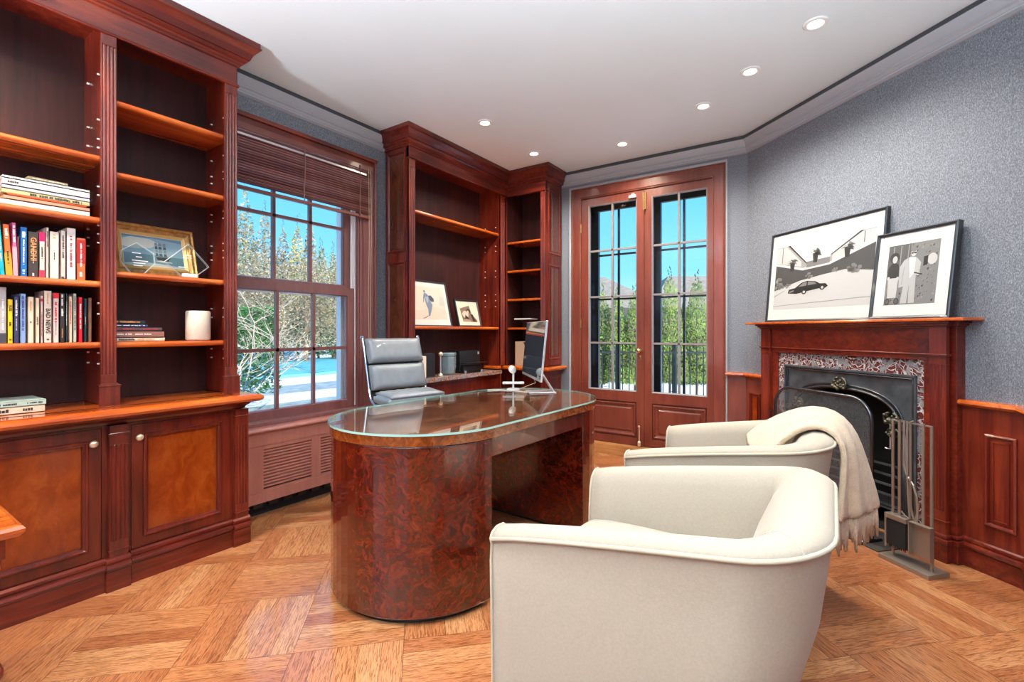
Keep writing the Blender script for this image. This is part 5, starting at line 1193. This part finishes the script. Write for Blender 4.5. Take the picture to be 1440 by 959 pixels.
p=MB('black_satin'); p.box(-3.0,-2.85,3.36,3.66,.80,.985).box(-3.0,-2.82,3.375,3.645,.785,.85); p.build('body',pr,bevel=.006)
p=MB('black_satin'); p.hexa([(-2.84,3.36,.868),(-2.755,3.35,.874),(-2.755,3.66,.874),(-2.84,3.65,.868),(-2.84,3.36,.876),(-2.755,3.35,.882),(-2.755,3.66,.882),(-2.84,3.65,.876)]); p.build('paper_tray',pr,bevel=.002)
p=MB('silver_alu')
for yy in (3.39,3.63): p.rod((-2.81,yy,.7855),(-2.81,yy,.806),.010,10)
p.box(-2.851,-2.846,3.62,3.64,.95,.975); p.build('feet_and_button',pr)
# things in the corner bookcase
cd=thing('cake_stand','small glass footed dish carrying a flat white plate in the corner bookcase','dish',(-2.62,4.13,1.2085))
p=MB('award_glass'); 
for k in range(6): a=2*PI*k/6; p.rod((-2.62+.02*math.cos(a),4.14+.02*math.sin(a),1.209),(-2.62+.055*math.cos(a),4.14+.055*math.sin(a),1.285),.006,6)
p.lathe((-2.62,4.14,1.2085),[(.03,0),(.03,.004),(.01,.006)],16); p.build('foot',cd)
p=MB('white_plastic'); p.box(-2.72,-2.52,4.06,4.20,1.290,1.302); p.build('plate',cd,bevel=.003)
mb_=thing('magazine_file','beige cardboard magazine file with black cut-outs in the corner bookcase','file box',(-2.53,4.15,.8225))
p=MB('beige_card'); p.box(-2.70,-2.52,4.05,4.28,.8225,1.065); p.build('box',mb_,bevel=.002)
p=MB('black_satin'); p.plate((-2.60,4.0495,.8225),XA,Z,[(.0,.238),(.078,.238),(.078,.155),(.055,.155),(.03,.19)],.003); p.plate((-2.555,4.0495,.8225),XA,Z,[(.0,.03),(.035,.02),(.035,.10),(0,.09)],.003); p.build('cut_out',mb_)
# ------------------------------------------------------------------ side table whose corner enters at the left
st_=thing('side_table','reddish wood table corner with moulded edge at the lower left of the picture','table',(-2.18,.10,0))
TX,TY=-1.995,.345
p=MB('mahogany_top'); p.box(TX-.40,TX,TY-.50,TY,.572,.599); p.sweep([(TX-.40,TY-.50),(TX,TY-.50),(TX,TY),(TX-.40,TY)],[(0,.566),(.004,.566),(.014,.578),(.016,.588),(.010,.597),(0,.600)],closed=True,flip=True); p.box(TX-.36,TX-.045,TY-.46,TY-.045,.599,.602); p.build('tabletop',st_)
p=MB('mahogany_along'); p.box(TX-.38,TX-.02,TY-.48,TY-.02,.50,.567); p.build('apron',st_,bevel=.003)
p=MB('mahogany_upright'); p.box(TX-.40,TX+.035,TY-.50,TY-.03,.175,.212); p.build('lower_shelf',st_,bevel=.014,seg=4)
for x_,y_ in ((-.05,-.05),(-.35,-.05),(-.05,-.45),(-.35,-.45)):
    p=MB('mahogany_upright'); p.smooth=True; p.lathe((TX+x_,TY+y_,0),[(.014,0),(.024,.012),(.026,.028),(.016,.045),(.020,.06),(.013,.10),(.020,.17),(.020,.22),(.014,.40),(.024,.47),(.026,.50)],16); p.build('leg',st_)
# ------------------------------------------------------------------ downlights (12 in the room, 6 in view)
LP=[(-.078,2.945),(-.427,3.260),(-.770,3.576),(-1.502,3.910),(-2.244,3.675),(-2.225,2.920),(-2.25,-.45),(-2.25,.30),(.10,1.75),(.10,.35),(-1.05,-1.3),(.10,-1.3),(-2.2,-1.3)]
LN=['white recessed ceiling light nearest the right wall crown, first of the row','white recessed ceiling light, middle one of the right-hand row of three','white recessed ceiling light, farthest of the right-hand row of three','warm glowing ceiling light right above the French doors','small white ceiling light above the corner bookcase','bright warm ceiling light nearest the desk, above the far bookcase']
for i,(x,y) in enumerate(LP):
    t=thing('ceiling_light',LN[i] if i<6 else 'recessed ceiling light in the part of the room behind the camera','ceiling light',(x,y,CEIL),0,'recessed ceiling lights')
    if i>=6: t['group']='recessed ceiling lights behind the camera'
    p=MB('lamp_trim'); p.smooth=False; p.lathe((x,y,CEIL),[(.058,-.0005),(.058,-.006),(.052,-.009),(.040,-.009),(.036,-.004),(.036,-.0005)],28); p.build('trim_ring',t)
    warm=i in (3,5)
    nm='lamp_warm' if warm else 'lamp_white'
    if nm not in MATS: mat(nm,(1,1,1),.5,emit=((1,.80,.55) if warm else (1,.97,.92),14 if warm else 6))
    p=MB(nm); p.lathe((x,y,CEIL),[(.001,-.0045),(.034,-.0045),(.034,-.0035),(.001,-.0035)],24); p.build('bulb_lens',t)
    L=bpy.data.lights.new('downlight','SPOT'); L.energy=LAMP_W*(1.25 if warm else 1); L.spot_size=math.radians(150); L.spot_blend=.8; L.shadow_soft_size=.05
    L.color=(1,.86,.68) if warm else (1,.95,.88)
    o=bpy.data.objects.new('downlight',L); col.objects.link(o); o.location=(x,y,CEIL-.03)
    if i==7: L.energy*=1.8; L.color=(1,.84,.62)
for i,(x,y,lb) in enumerate(((.50,.05,'unseen black uplighter added to light the ceiling, by the right wall beside the camera'),(-2.30,-1.3,'unseen black uplighter added to light the ceiling, before the left bookcase behind the camera'),(-1.1,-2.0,'unseen black uplighter added to light the ceiling, between the rear windows'))):
    t=thing('fill_lamp',lb,'lamp',(x,y,0))  # added out of view as fill to brighten the ceiling
    p=MB('black_satin'); p.lathe((x,y,0),[(.14,0),(.14,.012),(.03,.022),(.012,.03)],28); p.build('base',t)
    p=MB('black_satin'); p.rod((x,y,.025),(x,y,1.29),.011,10); p.build('pole',t)
    p=MB('lamp_trim'); p.smooth=True; p.lathe((x,y,1.27),[(.02,0),(.10,.03),(.17,.10),(.175,.10),(.105,.022),(.02,-.008)],28); p.build('fill_lamp_shade',t)
    L=bpy.data.lights.new('fill_uplight','SPOT'); L.energy=FILL_UP_W*(.8,.75,.6)[i]; L.spot_size=math.radians(165); L.spot_blend=.6; L.shadow_soft_size=.12; L.color=(.78,.91,1)
    o=bpy.data.objects.new('fill_uplight',L); col.objects.link(o); o.location=(x,y,1.40); o.rotation_euler=(PI,0,0)
# ------------------------------------------------------------------ outside
GZ=-.30
g=MB('snow'); 
g.box(-60,-3.3,-40,70,GZ-.2,GZ); g.box(-3.3,40,4.75,70,GZ-.2,GZ); S('ground_snow',g)
tag(bpy.data.objects['ground_snow'],'snow-covered garden ground outside the windows','snow',kind='stuff')
m=MB('snow_path'); m.box(-12.2,-10.6,1,16,GZ,GZ+.012); m.box(-9.3,-7.7,-2,14,GZ,GZ+.012); tag(m.build('garden_path',loc=(-10,7,GZ)),'grey bands of paved path crossing the snow beside the pool','path')
m=MB('pool_cover'); m.box(-22,-14.2,3.5,19,GZ,GZ+.10); tag(m.build('pool_cover',bevel=.02,loc=(-18,10,GZ)),'turquoise covered swimming pool in the snow outside the sash window','pool')
def leaves(mb,c,rx,ry,rz,n,s,R,cone=0.0,m=None,up=0):
    if m: mb.cur=m
    for _ in range(n):
        while True:
            x,y,z=R.uniform(-1,1),R.uniform(-1,1),R.uniform(-1,1)
            k=(1-cone*(z+1)/2)
            if (x*x+y*y)<=k*k*(1-.35*z*z if cone<.5 else 1): break
        if R.random()<.6 and cone: 
            q=k/max(.2,math.hypot(x,y)); x*=min(q,1.6)*.95; y*=min(q,1.6)*.95
        p=Vector((c[0]+x*rx,c[1]+y*ry,c[2]+z*rz)); a=R.uniform(0,2*PI); e=R.uniform(-.6,1.0)+up
        d=Vector((math.cos(a),math.sin(a),e)).normalized()*s*R.uniform(.6,1.5); q=d.orthogonal().normalized()*s*R.uniform(.10,.22)
        mb.add([p-d*.5,p+q,p+d*.5,p-q],[(0,1,2,3)])
def tree(name,lab,cat,x,y,h,r,mats,n,s,seed,cone=.85,group=None,trunk='bark',zb=.15,up=0.0):
    R=random.Random(seed); t=thing(name,lab,cat,(x,y,GZ),0,group)
    b=MB(mats[0])
    for i,mm in enumerate(mats):
        leaves(b,(x,y,GZ+h*(zb+1)/2),r,r,h*(1-zb)/2,n//len(mats),s,R,cone,mm,up)
    if cone>.5:
        b.cur=mats[0]
        for q in range(14): p=Vector((x+R.uniform(-.1,.1)*r,y+R.uniform(-.1,.1)*r,GZ+h*(1+.012*q-.05))); b.add([p,p+Vector((s*.25,0,-s)),p+Vector((-s*.25,s*.1,-s*.9))],[(0,1,2)])
    b.build('foliage',t)
    k=MB(trunk); k.rod((x,y,GZ),(x,y,GZ+h*.8),r*.07,8,r*.02)
    for q in range(12):
        a=R.uniform(0,2*PI); zz=GZ+h*R.uniform(.12,.7); k.rod((x,y,zz),(x+math.cos(a)*r*.6,y+math.sin(a)*r*.6,zz+R.uniform(0,.3)*r),r*.018,5,r*.006)
    k.build('trunk',t)
def alongray(u,dist):
    d=ray(u,Y0); return d[0]*dist,d[1]*dist
# evergreens and bare trees beyond the pool, seen through the sash window
TR=[(318,25,9.6,1.9,('tawny_leaf','olive_leaf'),1),(345,27,10.8,1.7,('yellow_leaf','tawny_leaf','olive_leaf'),0),(372,26,9.0,1.9,('tawny_leaf','tawny_leaf','olive_leaf'),1),(398,29,8.8,1.7,('tawny_leaf','olive_leaf'),1),(418,27,8.5,1.5,('yellow_leaf','tawny_leaf'),0),(436,29,9.6,1.3,('olive_leaf','tawny_leaf'),1),(452,30,7.7,1.5,('yellow_leaf','olive_leaf'),0),(468,31,7.6,1.2,('yellow_leaf','olive_leaf'),0),(483,32,6.6,1.2,('olive_leaf','tawny_leaf'),1),(300,24,9.0,2.0,('tawny_leaf','olive_leaf'),1)]
TL=['tall tawny conifer, second from the left in the sash window','tallest yellow-green conifer, its tip above the left upper pane','broad tawny conifer left of the first window bar','tawny conifer just right of the first window bar','yellowish conifer in the middle panes of the sash window','slim conifer behind the second window bar','yellow-green conifer in the right panes, left one of three','yellow-green slim conifer in the right panes, middle one of three','low olive conifer at the right edge of the sash window','tawny conifer partly hidden behind the bookcase edge']
for i,(u,ds,h_,r_,mm,k) in enumerate(TR):
    x,y=alongray(u,ds); tree('conifer_tree',TL[i],'tree',x,y,h_*.88,r_*.66,mm,4600,.20,30+i,.86,'conifers beyond the pool',up=.5)
for i,(u,ds,h_,r_) in enumerate(((330,20,5.0,2.1),(395,23,4.9,2.2),(430,22,4.4,2.0),(470,24,5.2,1.9))):
    x,y=alongray(u,ds); tree('woodland_tree',['brown-green bushy tree behind the bare shrub','brown bushy tree in the middle lower panes','brownish tree before the slim conifers','olive tree in the lower right pane'][i],'tree',x,y,h_,r_,('tawny_leaf','tawny_leaf','olive_leaf'),6000,.13,60+i,.3,'bushy trees behind the pool',up=.3)
for i,(u,ds,h_,r_) in enumerate(((428,23.5,1.9,1.0),(448,24.5,1.7,.9),(474,24,1.8,1.0))):
    x,y=alongray(u,ds); tree('green_shrub',['low dark green shrub behind the pool, left one','low dark green shrub behind the pool, middle one','low dark green shrub behind the pool at the right'][i],'shrub',x,y,h_,r_,('dark_green_leaf',),900,.16,70+i,.2,'low shrubs behind the pool')
x,y=alongray(350,9.3); tree('yew_bush','large dark green yew bush by the snow in the lower left pane','bush',x-.4,y-.4,1.95,1.15,('dark_green_leaf',),5200,.13,80,.1)
# bare shrub close to the window
bs=MB('pale_bark'); R=random.Random(12); bx0,by0=alongray(326,7.0)
def grow(p,d,l,r,k):
    pts=[p]; q=p
    for i in range(4):
        d=(d+Vector((R.uniform(-.35,.35),R.uniform(-.35,.35),R.uniform(-.22,.28)))).normalized(); q=q+d*l/4; pts.append(q)
    bs.tube(pts,r,5,radii=[r*(1-.13*i) for i in range(5)])
    if k>0:
        for j in range(3): 
            nd=(d+Vector((R.uniform(-.9,.9),R.uniform(-.9,.9),R.uniform(-.5,.5)))).normalized(); grow(pts[R.choice((2,3,4))],nd,l*.74,r*.62,k-1)
for i in range(5):
    a=2*PI*i/5+.3; grow(Vector((bx0,by0,GZ)),Vector((math.cos(a)*.5,math.sin(a)*.5,1)).normalized(),.95,.020,4)
tag(bs.build('bare_shrub',loc=(bx0,by0,GZ)),'leafless pale-branched shrub close outside the left panes','shrub')
# arborvitae hedge, iron fence and neighbour's roof beyond the French doors
AV=[(822,8.6,2.15),(846,8.8,2.25),(868,8.6,2.3),(893,8.5,2.2),(918,8.7,2.3),(942,8.4,2.5),(962,8.8,2.1),(980,8.4,2.45),(1004,8.6,2.3)]
for i,(u,ds,h_) in enumerate(AV):
    x,y=alongray(u,ds+.8); tree('arborvitae',['arborvitae hedge tree hidden behind the left door edge','first arborvitae in the left door panes','second arborvitae in the left door panes','third arborvitae in the left door panes, beside the door knob','arborvitae behind the meeting stiles of the doors','tall pointed arborvitae in the left column of the right door','arborvitae between the two tall ones of the right door','tall pointed arborvitae in the right column of the right door','arborvitae hidden behind the right door edge'][i],'tree',x,y,h_-.18+.02+.14*(i%2),.42,('arbor_leaf','arbor_leaf','olive_leaf'),6500,.06,100+i,.80,'arborvitae hedge beyond the French doors',zb=.22,up=.8)
fn=thing('iron_fence','black iron picket fence outside the French doors','fence',(-2.5,10,GZ))
p0=Vector((*alongray(790,7.4),0)); p1=Vector((*alongray(1030,7.4),0)); dd=(p1-p0); L_=dd.length; dd.normalize()
p=MB('fence_black'); k=0.0
while k<L_: q=p0+dd*k; p.rod((q.x,q.y,GZ),(q.x,q.y,.92),.009,5); k+=.105
p.build('pickets',fn)
p=MB('fence_black')
for zz in (GZ+.08,.84): p.sqrod(p0+Vector((0,0,zz)),p1+Vector((0,0,zz)),.03)
p.build('rails',fn)
for k in (0,.33,.66,1.0): p=MB('fence_black'); q=p0+dd*L_*k; p.box(q.x-.03,q.x+.03,q.y-.03,q.y+.03,GZ,1.0); p.build('post',fn)
nh=thing('neighbour_house','neighbouring house with a low weathered shingle roof behind the hedge','house',(-6,22,GZ))
hx0,hy0=alongray(800,19); hx1,hy1=alongray(1075,19)
hd=(Vector((hx1,hy1,0))-Vector((hx0,hy0,0))); hl=hd.length; hd.normalize(); hn=Vector((-hd.y,hd.x,0)); 
if hn.y<0: hn=-hn
o=Vector((hx0,hy0,0))
def H(a,b,z): q=o+hd*a+hn*b; return (q.x,q.y,z)
p=MB('house_wall'); p.hexa([H(-3,.5,GZ),H(hl+3,.5,GZ),H(hl+3,7,GZ),H(-3,7,GZ),H(-3,.5,2.15),H(hl+3,.5,2.15),H(hl+3,7,2.15),H(-3,7,2.15)]); p.build('wall',nh)
for a0,a1,zt in ((-3.6,hl*.52,3.75),(hl*.42,hl+3.6,3.80)):
    p=MB('roof_shingle'); rh=[H(a0,0,2.12),H(a1,0,2.12),H(a1-1.9,3.7,zt),H(a0+1.9,3.7,zt)]; rb=[H(a1,7.5,2.12),H(a0,7.5,2.12)]
    p.add(rh+rb,[(0,1,2,3),(3,2,4,5),(0,3,5),(1,4,2),(0,5,4,1)]); p.build('roof',nh)
# ------------------------------------------------------------------ sun and sky
su=bpy.data.lights.new('sun','SUN'); su.energy=SUN_E; su.angle=.009; su.color=(1,.93,.82); o=bpy.data.objects.new('sun',su); col.objects.link(o)
dv=Vector((1.0,-.15,.62)).normalized(); o.rotation_euler=dv.to_track_quat('Z','Y').to_euler(); o.location=(10,0,8)
wd=bpy.data.worlds.new('sky'); sc.world=wd; wd.use_nodes=True; nt=wd.node_tree; nt.nodes.clear()
wo=N(nt,'ShaderNodeOutputWorld'); bg=N(nt,'ShaderNodeBackground'); tc_=N(nt,'ShaderNodeTexCoord'); sp_=N(nt,'ShaderNodeSeparateXYZ')
nt.links.new(tc_.outputs['Generated'],sp_.inputs[0])
r=ramp(nt,[(0,(.55,.60,.64)),(.02,(.42,.68,.90)),(.12,(.19,.55,.88)),(.38,(.06,.40,.80)),(1,(.04,.28,.70))]); nt.links.new(sp_.outputs[2],r.inputs['Fac']); nt.links.new(r.outputs[0],bg.inputs[0]); bg.inputs[1].default_value=SKY_E
nt.links.new(bg.outputs[0],wo.inputs[0])
# ------------------------------------------------------------------ camera
cam=bpy.data.cameras.new('camera'); co=bpy.data.objects.new('camera',cam); col.objects.link(co); sc.camera=co
cam.sensor_width=36; cam.lens=F_/1440*36; cam.shift_y=-(479.5-Y0)/1440; cam.clip_start=.03; cam.clip_end=300
co.location=(0,0,HC); co.rotation_euler=(PI/2,0,TH)
sc.view_settings.view_transform='Standard'; sc.view_settings.look='None'; sc.view_settings.gamma=1; sc.view_settings.use_curve_mapping=False
sc.view_settings.exposure=EXPO
